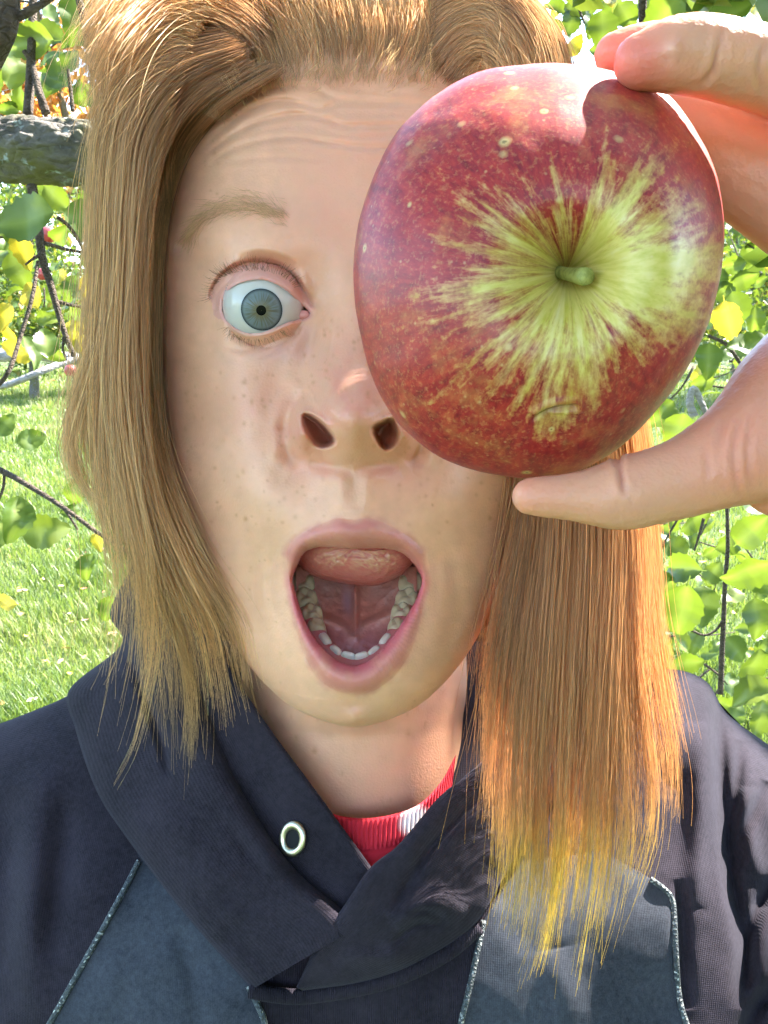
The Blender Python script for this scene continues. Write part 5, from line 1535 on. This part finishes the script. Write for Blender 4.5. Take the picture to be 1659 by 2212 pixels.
# left: the band with the eyelet, then the puffed outer layer over it
band = strip('hood_band', [(440,1240,.400),(470,1360,.372),(515,1468,.3575),(585,1576,.3465),(673,1695,.3375),(741,1788,.3325),(800,1870,.3295),(850,1945,.3285)],
             [(300,1230,.410),(340,1400,.384),(400,1560,.3650),(455,1690,.3530),(545,1830,.3430),(630,1920,.3370),(700,1975,.3335),(760,2035,.3320)], m_dark, .0030, .002, edge_r=.10, curves=[([(470,1560),(530,1700),(620,1830),(700,1930)], 26, .0022)])
strip('hood', [(372,1190,.408),(374,1300,.3860),(392,1394,.3745),(446,1530,.3605),(497,1660,.3490),(582,1806,.3382),(655,1895,.3330),(742,1968,.3290),(760,2010,.3280)],
      [(292,1212,.432),(238,1322,.428),(262,1392,.4180),(150,1490,.4130),(163,1576,.4000),(207,1705,.3800),(269,1804,.3640),(404,1980,.3445),(545,2137,.3335)], m_dark, .0110, .003, n=190, m=60, edge_r=.16,
      curves=[([(262,1390),(300,1470),(345,1590),(365,1680)], 11, .0050), ([(330,1420),(380,1540),(430,1650)], 30, -.003), ([(300,1700),(400,1850),(520,1980)], 60, -.002), ([(470,1760),(600,1920)], 14, .0012), ([(420,1930),(540,2060),(640,2110)], 22, .0012)], wob=.0012)
# right: crosses over the left
strip('hood', [(640,2132,.3285),(684,2042,.3250),(741,1959,.3228),(800,1874,.3228),(862,1823,.3250),(945,1725,.3320),(1000,1680,.3390),(1060,1622,.3480),(1100,1540,.3590),(1110,1440,.375)],
      [(652,2140,.3300),(770,2124,.3300),(862,2098,.3310),(960,2047,.3330),(1032,1990,.3365),(1085,1900,.3430),(1140,1800,.3520),(1220,1690,.3650),(1290,1570,.3850),(1310,1450,.405)], m_dark, .0050, .003, n=190, m=60, edge_r=.13,
      curves=[([(1060,1690),(1000,1760),(930,1830),(880,1910),(850,1975)], 12, .0034), ([(1000,1700),(930,1770),(870,1850)], 20, -.0015), ([(850,2000),(905,1962),(955,1955),(1000,1985)], 30, -.0065), ([(845,2040),(900,1998),(960,1998)], 9, .0022), ([(740,2060),(820,2070),(900,2060)], 20, -.002), ([(880,1975),(920,1968),(965,1990)], 7, .0018)], wob=.0012)
# seam roll under the crossing
c = spline([(540,2140),(600,2150),(660,2152),(770,2136),(865,2110),(965,2060),(1035,2002)], 50)
v, f = tube(on_torso(c, .0035), .0028, 12)
part('neck_seam', W(v), f, m_rib, hoodie, person, attrs={'knit': np.stack([v[:, 0], v[:, 2], v[:, 1]], -1)})
# inside of the hood behind the neck
def strip_plain(name, A, B, mat, parent, bulge, n=80, m=20):
    A, B = spline(A, n), spline(B, n)
    s = np.linspace(0, 1, m)[None]
    q = A[:, None] * (1 - s[..., None]) + B[:, None] * s[..., None]
    d = q[..., 2] + bulge * np.sin(s * math.pi)
    V = PX(q[..., 0], q[..., 1], d).reshape(-1, 3)
    return part(name, W(V), grid_faces(n, m), mat, parent, person, attrs={'knit': np.stack([V[:, 0], V[:, 2], V[:, 1]], -1)})
strip_plain('hood_lining', [(330,1215,.43),(480,1240,.46),(770,1260,.475),(1050,1240,.46),(1240,1250,.43)], [(420,1560,.40),(560,1640,.425),(770,1680,.44),(980,1640,.425),(1140,1560,.40)], m_dark, hoodie, 0.01)
# eyelet
m_met, nt, bs = new_mat('dull_nickel')
bs.inputs['Base Color'].default_value = (0.60, 0.56, 0.42, 1); bs.inputs['Metallic'].default_value = 1.0; bs.inputs['Roughness'].default_value = 0.32
m_blk, nt, bs = new_mat('eyelet_hole')
bs.inputs['Base Color'].default_value = (0.006, 0.006, 0.008, 1); bs.inputs['Roughness'].default_value = 0.9
ec = PX(632, 1812, .3340)
en = np.array([-0.42, -0.90, 0.12]); en /= np.linalg.norm(en)
eu = np.array([0.30, -0.02, 0.95]); eu -= en * (eu @ en); eu /= np.linalg.norm(eu); es = np.cross(en, eu)
R1, R2 = .0046, .00150
a = np.arange(48)[:, None] / 48 * 2 * math.pi; b = np.arange(16)[None] / 16 * 2 * math.pi
V = ec + ((R1 + R2 * np.cos(b)) * np.cos(a))[..., None] * es * 0.93 + ((R1 + R2 * np.cos(b)) * np.sin(a))[..., None] * eu * 1.12 + (0.75 * R2 * np.sin(b) * np.ones_like(a))[..., None] * en
idx = grid_faces(49, 16, True) % (48 * 16)
ey = part('eyelet', W(V.reshape(-1, 3)), idx, m_met, hoodie, person)
rr_ = np.linspace(0.02, 1, 6)[:, None]
V = ec - en * 0.0003 + (rr_ * R1 * np.cos(a.T))[..., None] * es * 0.93 + (rr_ * R1 * np.sin(a.T))[..., None] * eu * 1.12
part('eyelet_hole', W(V.reshape(-1, 3)), grid_faces(6, 48, True), m_blk, hoodie, person)
# sleeve of the raised arm, outside the frame
sl = spline(np.c_[PX([2060, 2230, 2260, 2190, 2000], [1500, 1750, 2000, 2450, 2500], [.28, .315, .35, .39, .44]), [.036, .040, .044, .055, .07]], 40)
v, f = tube(sl[:, :3], sl[:, 3], 28, cap=False)
part('sleeve', W(v), f, m_dark, hoodie, person, attrs={'knit': np.stack([v[:, 0], v[:, 2], v[:, 1]], -1)})

# ---- red shirt under the hoodie
m_red, nt, bs = new_mat('red_ribbed_cotton')
tc = N(nt, 'ShaderNodeTexCoord')
ta_ = attr_n(nt, 'tie')
nn_ = noise_n(nt, tc.outputs['Object'], 60, 3)
cc = mix(nt, ramp(nt, math_n(nt, 'ADD', ta_.outputs['Fac'], math_n(nt, 'MULTIPLY', math_n(nt, 'SUBTRACT', nn_, 0.5), 0.5)), [(0.35, (0, 0, 0)), (0.75, (1, 1, 1))]), (0.50, 0.012, 0.030), (0.75, 0.62, 0.62))
nt.links.new(cc, bs.inputs['Base Color'])
bs.inputs['Roughness'].default_value = 0.9
bump(nt, noise_n(nt, tc.outputs['Object'], 1500, 2), bs, 0.4, 0.0004)
n, m = 420, 40
A = spline([(640,1690,.3520),(700,1748,.3440),(760,1766,.3405),(830,1763,.3395),(900,1740,.3415),(950,1692,.3470),(985,1630,.3560)], n)
s = np.linspace(0, 1, m)[None]
qx = A[:, None, 0] + (800 - A[:, None, 0]) * 0.10 * s; qy = A[:, None, 1] + 150 * s
qd = A[:, None, 2] - 0.0085 * s
band_ = smooth(0.0, 0.04, s) * smooth(0.47, 0.43, s)
qd = qd - 0.0022 * band_ - 0.0003 * np.sin(np.arange(n)[:, None] * 0.62) * band_ - 0.0010 * smooth(0.46, 0.52, s) + 0.0006 * np.exp(-((s - 0.40) / 0.02) ** 2)
V = PX(qx, qy, qd).reshape(-1, 3)
tie = np.exp(-(((qx - 900) / 42) ** 2 + ((qy - 1775) / 40) ** 2)).ravel()
shirt = part('shirt', W(V), grid_faces(n, m), m_red, person, person, attrs={'tie': tie})
shirt['label'] = 'red ribbed shirt collar with a pale tie dye patch'
# ================================================================== hair
def hair_mat(name, rough=0.32, spec=0.22):
    m = bpy.data.materials.new(name); m.use_nodes = True
    nt = m.node_tree
    nt.nodes.remove(nt.nodes['Principled BSDF'])
    a = attr_n(nt, 'col')
    df = N(nt, 'ShaderNodeBsdfDiffuse'); tl_ = N(nt, 'ShaderNodeBsdfTranslucent')
    hr = N(nt, 'ShaderNodeBsdfHair'); hr.component = 'Reflection'
    ht = N(nt, 'ShaderNodeBsdfHair'); ht.component = 'Transmission'
    for n in (df, tl_, ht):
        nt.links.new(a.outputs['Color'], n.inputs['Color'])
    nt.links.new(mix(nt, 0.55, a.outputs['Color'], (1.0, 0.92, 0.82)), hr.inputs['Color'])
    for n in (hr, ht):
        n.inputs['RoughnessU'].default_value = rough; n.inputs['RoughnessV'].default_value = 0.8
    def ms(f, x, y):
        k = N(nt, 'ShaderNodeMixShader'); k.inputs[0].default_value = f
        nt.links.new(x.outputs[0], k.inputs[1]); nt.links.new(y.outputs[0], k.inputs[2]); return k
    body_ = ms(0.35, df, tl_)
    sp2 = ms(0.35, hr, ht)
    nt.links.new(ms(spec, body_, sp2).outputs[0], nt.nodes['Material Output'].inputs[0])
    return m
m_hair = hair_mat('blond_hair')
m_lash = hair_mat('lash_hair', 0.4, 0.08)
def curves_obj(name, strands, rads, cols, mat, parent):
    """strands (n, k, 3) world; rads (n, k); cols (n, k, 3)"""
    n, k, _ = strands.shape
    cd = bpy.data.hair_curves.new(name)
    cd.add_curves([k] * n)
    loc = np.array(person.location)
    cd.attributes['position'].data.foreach_set('vector', (strands - loc).astype(np.float32).ravel())
    ra = cd.attributes.get('radius') or cd.attributes.new('radius', 'FLOAT', 'POINT')
    ra.data.foreach_set('value', rads.astype(np.float32).ravel())
    ca = cd.attributes.new('col', 'FLOAT_VECTOR', 'POINT')
    ca.data.foreach_set('vector', cols.astype(np.float32).ravel())
    cd.materials.append(mat)
    o = bpy.data.objects.new(name, cd)
    return link(o, parent)
HR = np.random.default_rng(23)
_B = 5
_look = np.full((460, 340), 9.0)
_m = front.ravel()
_ix = np.clip((px1.ravel()[_m] / _B).astype(int) + 10, 0, 339); _iy = np.clip((py1.ravel()[_m] / _B).astype(int) + 40, 0, 459)
np.minimum.at(_look, (_iy, _ix), d1.ravel()[_m])
for _k in range(5):
    _n = np.full_like(_look, 9.0)
    for _a in (-1, 0, 1):
        for _b in (-1, 0, 1):
            _n = np.minimum(_n, np.roll(np.roll(_look, _a, 0), _b, 1))
    _look = np.where(_look > 1, _n, _look)
def skin_depth(x, y):
    d = _look[np.clip((y / _B).astype(int) + 40, 0, 459), np.clip((x / _B).astype(int) + 10, 0, 339)]
    return d
def lock(guides, n, K=26, wdist=None, jit=(10, 10, .004), clump=40, fly=0.06, root=0.0, end=(0.82, 1.0), tipspread=16, wave=6, rad=7.4e-5, col=None, colvar=0.22, lift=None, epow=1.35):
    """strands between neighbouring guides; guides are (px, py, depth) lines from root to tip"""
    G = np.stack([spline(g, K * 3) for g in guides])               # g, 3K, 3
    ng = len(G)
    s = wdist(HR.random(n)) * (ng - 1) if wdist else HR.random(n) * (ng - 1)
    ncl = max(1, n // clump)
    cs = np.sort(wdist(HR.random(ncl)) * (ng - 1) if wdist else HR.random(ncl) * (ng - 1))
    ci = np.clip(np.searchsorted(cs, s), 0, ncl - 1)
    pull = HR.beta(2.2, 0.8, n)
    tt = np.linspace(0, 1, K)
    e = (end[0] + (end[1] - end[0]) * HR.random(ncl) ** epow)[ci] * HR.uniform(0.86, 1.0, n)
    st = root * HR.random(n)
    T = st[:, None] + (e - st)[:, None] * tt[None]                 # n, K
    ss = s[:, None] + (cs[ci] - s)[:, None] * pull[:, None] * smooth(0.05, 0.7, T)
    i0 = np.clip(np.floor(ss).astype(int), 0, ng - 2); fr_ = (ss - i0)[..., None]
    q = T * (3 * K - 1); j0 = np.clip(np.floor(q).astype(int), 0, 3 * K - 2); fj = (q - j0)[..., None]
    def samp(i, j): return G[i, j]
    P = (samp(i0, j0) * (1 - fj) + samp(i0, j0 + 1) * fj) * (1 - fr_) + (samp(i0 + 1, j0) * (1 - fj) + samp(i0 + 1, j0 + 1) * fj) * fr_
    j = HR.normal(size=(n, 1, 3)) * np.array(jit)
    P = P + j * (0.45 + 0.55 * T[..., None]) * (1 - 0.75 * (pull[:, None] * smooth(0.55, 1.0, T)))[..., None]
    cj = (HR.normal(size=(ncl, 1, 3)) * np.array([15, 8, .005]))[ci]
    P = P + cj * smooth(0.1, 0.8, T)[..., None]
    j = j * 1.0
    ph_ = HR.uniform(0, 6.28, (n, 1)); fq = HR.uniform(2, 5, (n, 1))
    P[..., 0] += wave * HR.normal(size=(n, 1)) * np.sin(fq * T * 3 + ph_) * T
    P[..., 0] += 16 * HR.normal(size=(n, 1)) * (T - 0.35) * (1.2 - pull)[:, None]
    P[..., 0] += tipspread * HR.normal(size=(n, 1)) * smooth(0.65, 1, T) * (1.15 - pull)[:, None]
    fl = HR.random(n) < fly
    amp = np.where(fl, 1, 0)[:, None] * smooth(0.1, 1.0, T)
    P[..., 0] += amp * HR.normal(size=(n, 1)) * 45 * np.sin(T * HR.uniform(1, 4, (n, 1)) + HR.uniform(0, 6, (n, 1)))
    P[..., 1] += amp * HR.normal(size=(n, 1)) * 30
    P[..., 2] -= amp * HR.random((n, 1)) * .012
    if lift is not None:
        sdp = skin_depth(P[..., 0], P[..., 1])
        want = sdp + 0.0006 - lift * ((T - st[:, None]) / 0.5).clip(0, 1.4) ** 0.8 * HR.uniform(0.5, 1.2, (n, 1))
        kk_ = smooth(0.75, 0.35, T) * (sdp < 1)
        P[..., 2] = np.where(sdp < 1, P[..., 2] * (1 - kk_) + want * kk_, P[..., 2])
        P[..., 2] = np.where((sdp < 1) & (T > 0.3), np.minimum(P[..., 2], sdp - 0.001), P[..., 2])
    out = W(PX(P[..., 0], P[..., 1], P[..., 2]))
    r = rad * HR.uniform(0.7, 1.25, (n, 1)) * (1 - 0.55 * smooth(0.75, 1, np.broadcast_to(tt, (n, K)))) * np.where(fl, 1.05, 1)[:, None]
    c = col(P, T) if callable(col) else np.broadcast_to(np.array(col), (n, K, 3))
    c = c * (1 + colvar * HR.normal(size=(n, 1, 1))).clip(0.45, 1.7) * (1 + 0.20 * HR.normal(size=(ncl, 1, 1))).clip(0.5, 1.5)[ci]
    return out, r, np.clip(c, 0.01, 0.95)
def cmix(a, b, t): return np.array(a) * (1 - t[..., None]) + np.array(b) * t[..., None]
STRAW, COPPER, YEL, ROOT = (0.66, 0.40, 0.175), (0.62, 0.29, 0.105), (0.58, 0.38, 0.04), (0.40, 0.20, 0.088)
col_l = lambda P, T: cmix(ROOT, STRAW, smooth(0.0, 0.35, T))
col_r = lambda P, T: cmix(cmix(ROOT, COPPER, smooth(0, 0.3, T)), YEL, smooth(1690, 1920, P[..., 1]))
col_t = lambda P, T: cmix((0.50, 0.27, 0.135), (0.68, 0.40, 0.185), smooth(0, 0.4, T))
Lg = [
 [(600,150,.304),(478,225,.303),(398,320,.307),(356,430,.312),(335,540,.315),(322,660,.318),(314,790,.319),(318,920,.318),(336,1020,.315),(372,1120,.312),(424,1230,.311),(488,1340,.314),(508,1430,.324),(530,1520,.333),(552,1600,.334)],
 [(540,140,.304),(430,215,.303),(360,320,.306),(318,450,.308),(302,600,.308),(293,750,.308),(290,900,.308),(302,1050,.308),(340,1180,.310),(392,1300,.314),(425,1400,.323),(440,1520,.334),(432,1640,.340)],
 [(520,110,.304),(390,170,.300),(310,280,.300),(287,430,.300),(277,600,.300),(268,760,.300),(272,930,.300),(290,1100,.302),(318,1230,.306),(335,1350,.317),(345,1480,.332),(352,1650,.348),(360,1780,.350)],
 [(500,90,.304),(370,130,.300),(272,240,.300),(247,400,.300),(240,600,.300),(228,780,.300),(245,960,.302),(278,1120,.304),(292,1250,.308),(282,1380,.320),(262,1480,.334),(225,1600,.352),(170,1690,.365)],
 [(480,70,.305),(330,110,.303),(232,230,.303),(205,400,.303),(205,560,.303),(196,740,.303),(178,880,.303),(185,1000,.303),(235,1090,.303),(280,1190,.306),(300,1290,.312),(262,1400,.325)]]
bits = []
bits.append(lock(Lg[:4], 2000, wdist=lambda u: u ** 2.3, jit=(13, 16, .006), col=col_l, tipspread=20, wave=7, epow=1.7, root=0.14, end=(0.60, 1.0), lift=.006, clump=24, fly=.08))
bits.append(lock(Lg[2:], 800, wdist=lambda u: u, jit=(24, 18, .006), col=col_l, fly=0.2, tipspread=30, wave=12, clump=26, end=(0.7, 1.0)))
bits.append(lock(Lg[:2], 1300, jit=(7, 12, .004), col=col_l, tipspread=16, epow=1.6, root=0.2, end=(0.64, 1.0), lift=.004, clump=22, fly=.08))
# the lock that swings out at the side and curls under
side = [[(300,420,.304),(268,560,.303),(235,700,.302),(200,800,.302),(178,880,.302),(170,960,.303),(190,1030,.303),(250,1080,.303)],
        [(290,430,.303),(245,600,.302),(215,720,.301),(188,830,.301),(168,900,.301),(160,980,.302),(200,1070,.302),(290,1110,.302)],
        [(270,440,.303),(230,600,.302),(205,740,.301),(175,850,.301),(152,930,.301),(150,1000,.302),(230,1100,.302),(330,1130,.302)]]
bits.append(lock(side, 420, jit=(12, 16, .004), col=col_l, fly=0.12, tipspread=30, wave=10, clump=16, end=(0.55, 1.0)))
Tg = [
 [(470,245,.3075),(425,185,.302),(352,165,.299),(285,205,.299),(240,290,.301),(225,400,.303)],
 [(510,200,.3065),(468,120,.302),(400,75,.300),(322,85,.302),(255,150,.305),(215,250,.307)],
 [(575,172,.306),(545,95,.303),(500,25,.306),(430,-40,.314),(350,-70,.33)],
 [(645,155,.306),(630,90,.305),(598,20,.309),(560,-60,.318),(520,-140,.335)],
 [(740,148,.3065),(738,90,.306),(722,20,.312),(690,-60,.324),(650,-140,.34)],
 [(830,148,.3070),(846,100,.307),(850,40,.312),(832,-30,.322),(800,-110,.34)],
 [(915,155,.3080),(945,105,.309),(962,50,.313),(955,-20,.322),(930,-100,.34)],
 [(975,175,.3100),(1020,120,.310),(1052,50,.313),(1062,-20,.322),(1050,-100,.34)]]
Tg = [[(p[0], p[1], p[2] + .0035 * min(1, i / 2)) for i, p in enumerate(g)] for g in Tg]
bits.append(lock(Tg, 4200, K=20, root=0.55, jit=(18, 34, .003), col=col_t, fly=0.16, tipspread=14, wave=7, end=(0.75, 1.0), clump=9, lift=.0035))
bits.append(lock(Tg[1:], 1500, K=16, root=0.25, jit=(10, 12, .003), col=col_t, fly=0.25, tipspread=20, wave=8, end=(0.6, 1.0), clump=8, lift=.006))
# fine short hairs along the hairline
baby = [[(x, y + 8, d - .0005), (x + dx * .4, y - 22, d - .003), (x + dx, y - 55, d - .003)] for x, y, d, dx in ((470,248,.3085,-40),(540,190,.3065,-25),(640,166,.3065,-8),(740,158,.307,4),(840,160,.3075,14),(930,170,.309,22))]
bits.append(lock(baby, 800, K=8, jit=(10, 30, .0006), col=(0.60, 0.40, 0.20), fly=0, tipspread=8, wave=2, rad=4.2e-5, end=(0.5, 1.0), clump=9))
Rg = [
 [(985,70,.314),(1045,55,.312),(1100,140,.311),(1128,300,.3125),(1140,600,.3135),(1140,900,.314),(1122,1100,.315),(1088,1250,.314),(1052,1400,.316),(1028,1530,.319),(1005,1640,.320)],
 [(1000,50,.313),(1065,30,.310),(1122,130,.309),(1150,300,.310),(1165,600,.311),(1168,900,.311),(1150,1150,.311),(1118,1350,.310),(1096,1550,.312),(1092,1750,.316),(1088,1900,.3165),(1072,2010,.3165)],
 [(1015,35,.313),(1085,15,.308),(1145,120,.306),(1185,300,.306),(1200,600,.307),(1205,900,.307),(1200,1150,.306),(1182,1400,.305),(1166,1650,.308),(1160,1850,.312),(1140,2000,.314),(1105,2110,.315),(1085,2170,.315)],
 [(1030,25,.313),(1100,5,.307),(1165,115,.304),(1205,300,.304),(1235,600,.305),(1258,900,.305),(1268,1150,.304),(1256,1400,.303),(1240,1650,.306),(1226,1850,.311),(1205,2000,.313),(1182,2120,.314),(1165,2220,.314)],
 [(1040,15,.313),(1115,0,.307),(1185,110,.304),(1225,300,.304),(1270,600,.305),(1308,900,.305),(1324,1150,.305),(1320,1400,.304),(1310,1650,.307),(1300,1850,.312),(1278,2000,.314),(1258,2110,.315),(1245,2215,.315)],
 [(1050,10,.314),(1125,0,.308),(1200,110,.306),(1240,320,.306),(1300,600,.308),(1345,900,.309),(1368,1150,.309),(1374,1400,.309),(1398,1600,.311),(1410,1750,.315),(1390,1900,.3185),(1345,2000,.319),(1312,2085,.319)],
 [(1055,5,.315),(1130,-5,.310),(1215,110,.309),(1250,330,.309),(1320,600,.311),(1368,900,.312),(1388,1100,.312),(1396,1300,.312),(1420,1450,.314),(1452,1600,.319),(1452,1750,.324),(1432,1840,.327)]]
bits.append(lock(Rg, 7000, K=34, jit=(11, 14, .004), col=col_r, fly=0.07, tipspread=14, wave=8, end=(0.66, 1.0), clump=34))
bits.append(lock([[(p[0], p[1], p[2] + .006) for p in g] for g in Rg], 3200, K=24, jit=(14, 14, .003), col=col_r, fly=0.02, end=(0.5, 0.97), clump=30))
bits.append(lock(Rg[3:], 260, K=34, jit=(22, 20, .008), col=col_r, fly=0.7, tipspread=40, wave=14, end=(0.6, .95), clump=5, rad=8.5e-5))
bits.append(lock(Rg[:2], 200, K=34, jit=(20, 20, .006), col=col_r, fly=0.6, tipspread=45, wave=14, end=(0.7, .98), clump=6, rad=8e-5))
bits_br = lock(Tg[:4], 1700, K=20, root=0.5, jit=(16, 24, .004), col=col_t, fly=0.1, tipspread=14, wave=8, end=(0.85, 1.0), clump=10, lift=.004)
bits_fly = lock(Tg[:5] , 420, K=22, root=0.5, jit=(26, 26, .006), col=col_t, fly=0.9, tipspread=40, wave=16, end=(0.6, 1.0), clump=3, rad=6.5e-5, lift=.01)
bits_fly2 = lock(Lg[1:], 420, K=26, root=0.3, jit=(24, 22, .008), col=col_l, fly=0.9, tipspread=50, wave=18, end=(0.5, 1.0), clump=3, rad=6.5e-5)
Yg = [[(560,125,.3075),(500,62,.305),(420,32,.303),(330,60,.302),(255,160,.302),(225,300,.302)], [(600,60,.310),(520,-10,.309),(420,-40,.309),(310,0,.306),(230,110,.304),(200,260,.303)], [(640,0,.314),(540,-80,.316),(400,-110,.316),(280,-60,.312),(200,60,.308),(175,220,.306)]]
bits_y = lock(Yg, 2400, K=22, root=0.45, jit=(20, 22, .005), col=col_t, fly=.22, tipspread=24, wave=9, end=(0.7, 1.0), clump=12)
Xg = [[(1000,218,.3135),(1032,172,.3115),(1068,160,.309),(1102,200,.310),(1126,300,.312)], [(960,172,.3095),(1000,125,.308),(1040,105,.3065),(1090,145,.307),(1120,260,.309)], [(930,120,.310),(985,62,.308),(1050,45,.3065),(1110,115,.306),(1150,260,.308)],
      [(900,60,.315),(970,0,.312),(1060,-8,.309),(1140,85,.306),(1190,260,.306)], [(880,0,.322),(980,-50,.318),(1080,-38,.313),(1170,65,.308),(1222,260,.307)]]
bits.append(lock(Xg, 2600, K=20, root=0.3, jit=(9, 12, .002), col=col_t, fly=.06, tipspread=8, wave=4, end=(0.9, 1.0), clump=16))
bits.append(lock([[(p[0] + 44 * smooth(300, 500, p[1]), p[1], p[2] + .030 * smooth(150, 420, p[1])) for p in g] for g in Lg[:3]], 1400, wdist=lambda u: u ** 1.8, jit=(12, 12, .004), col=col_l, tipspread=16, wave=7, end=(0.55, .85), clump=24, fly=.04))
bits_rb = lock([[(p[0] - 62 * smooth(250, 500, p[1]) * (1 - .5 * smooth(1300, 1600, p[1])), p[1], p[2] + .030 * smooth(100, 400, p[1])) for p in g[:-1]] for g in Rg[:3]], 1500, K=24, jit=(14, 12, .004), col=col_r, fly=.03, end=(0.75, 1.0), clump=24)
bits += [bits_fly, bits_fly2, bits_br, bits_y, bits_rb]
hair_names = []
for st_, r_, c_ in bits:
    hair_names.append((st_, r_, c_))
# pieces of the hair: left curtain, right curtain, crown
def group_hair(name, ids):
    mx = max(bits[i][0].shape[1] for i in ids)
    S, R_, C_ = [], [], []
    for i in ids:
        s_, r_, c_ = bits[i]
        k = s_.shape[1]
        if k != mx:
            q = np.linspace(0, k - 1, mx); j = np.clip(np.floor(q).astype(int), 0, k - 2); f_ = (q - j)
            s_ = s_[:, j] * (1 - f_)[None, :, None] + s_[:, j + 1] * f_[None, :, None]
            r_ = r_[:, j] * (1 - f_)[None] + r_[:, j + 1] * f_[None]
            c_ = c_[:, j] * (1 - f_)[None, :, None] + c_[:, j + 1] * f_[None, :, None]
        S.append(s_); R_.append(r_); C_.append(c_)
    return curves_obj(name, np.vstack(S), np.vstack(R_), np.vstack(C_), m_hair, person)
group_hair('hair', [0, 1, 2, 3, 12, 14])['label'] = 'straw blond hair falling beside the bare cheek'
group_hair('hair', [4, 5, 6, 11, 13, 15, 16])['label'] = 'sunlit blond hair swept up from the forehead'
group_hair('hair', [7, 8, 9, 10, 17])['label'] = 'copper hair with yellow dyed tips below the apple'

# ---- brows and lashes
def short_hairs(name, line, n, length, dirs, spread, depth_f, rad, col, curl=0.0, mirror=True, jit=(2, 6)):
    c = spline(line, 80)
    out, rr2, cc2 = [], [], []
    for sgn in ((1, -1) if mirror else (1,)):
        t = HR.random(n)
        i = np.clip((t * 79).astype(int), 0, 78)
        base_ = c[i] + HR.normal(size=(n, 2)) * np.array(jit)
        ang = np.interp(t, [d[0] for d in dirs], [d[1] for d in dirs]) + HR.normal(size=n) * spread
        L = length * HR.uniform(0.6, 1.15, n)
        kk_ = np.linspace(0, 1, 7)
        a_ = np.radians(ang[:, None] + curl * kk_[None] * 40)
        x_ = base_[:, :1] + np.cumsum(np.cos(a_) * (L / 6)[:, None], 1); y_ = base_[:, 1:] - np.cumsum(np.sin(a_) * (L / 6)[:, None], 1)
        d_ = depth_f(base_[:, :1], base_[:, 1:]) - 0.0003 - kk_[None] * L[:, None] * depth_f.lift * HR.uniform(0.5, 1.2, (n, 1))
        xx = x_ if sgn > 0 else 2 * MID - x_
        out.append(W(PX(xx, y_, d_)))
        rr2.append(rad * (1 - 0.75 * kk_)[None] * np.ones((n, 1))); cc2.append(np.broadcast_to(np.array(col), (n, 7, 3)) * HR.uniform(0.7, 1.3, (n, 1, 1)))
    return curves_obj(name, np.vstack(out), np.vstack(rr2), np.vstack(cc2), m_lash, person)
class SurfDepth:
    def __init__(self, lift):
        self.lift = lift
        m = (fadeb & (um > 380) & (um < 700) & (py > 400) & (py < 780) & (px < MID)).ravel()
        self.x, self.y, self.d = px1.ravel()[m], py1.ravel()[m], d1.ravel()[m]
    def __call__(self, x, y):
        o = np.zeros(x.shape)
        for k, (a, b) in enumerate(zip(x.ravel(), y.ravel())):
            o.ravel()[k] = self.d[np.argmin(np.abs(self.x - a) + np.abs(self.y - b))]
        return o
sd0 = SurfDepth(2.0e-5); sd1 = SurfDepth(1.0e-4)
short_hairs('eyebrow', [(408,512),(425,478),(455,458),(490,444),(530,440),(575,452),(625,472)], 620, 36, [(0, 245), (0.2, 225), (0.45, 195), (0.75, 165), (1, 140)], 18, sd0, 4.8e-5, (0.52, 0.34, 0.17), jit=(6, 12))
short_hairs('eyelashes', [(462,642),(466,622),(480,604),(505,592),(533,587),(564,587),(593,594),(618,608),(634,622)], 130, 30, [(0, 205), (0.2, 170), (0.45, 130), (0.6, 105), (0.8, 75), (1, 50)], 15, sd1, 6.0e-5, (0.20, 0.11, 0.055), curl=-0.5, jit=(1.2, 1.5))
short_hairs('eyelashes', [(490,706),(512,722),(536,730),(564,730),(591,721),(620,708)], 75, 19, [(0, 225), (0.3, 255), (0.6, 285), (1, 320)], 14, sd1, 5e-5, (0.24, 0.14, 0.07), curl=0.4, jit=(1.2, 1.5))
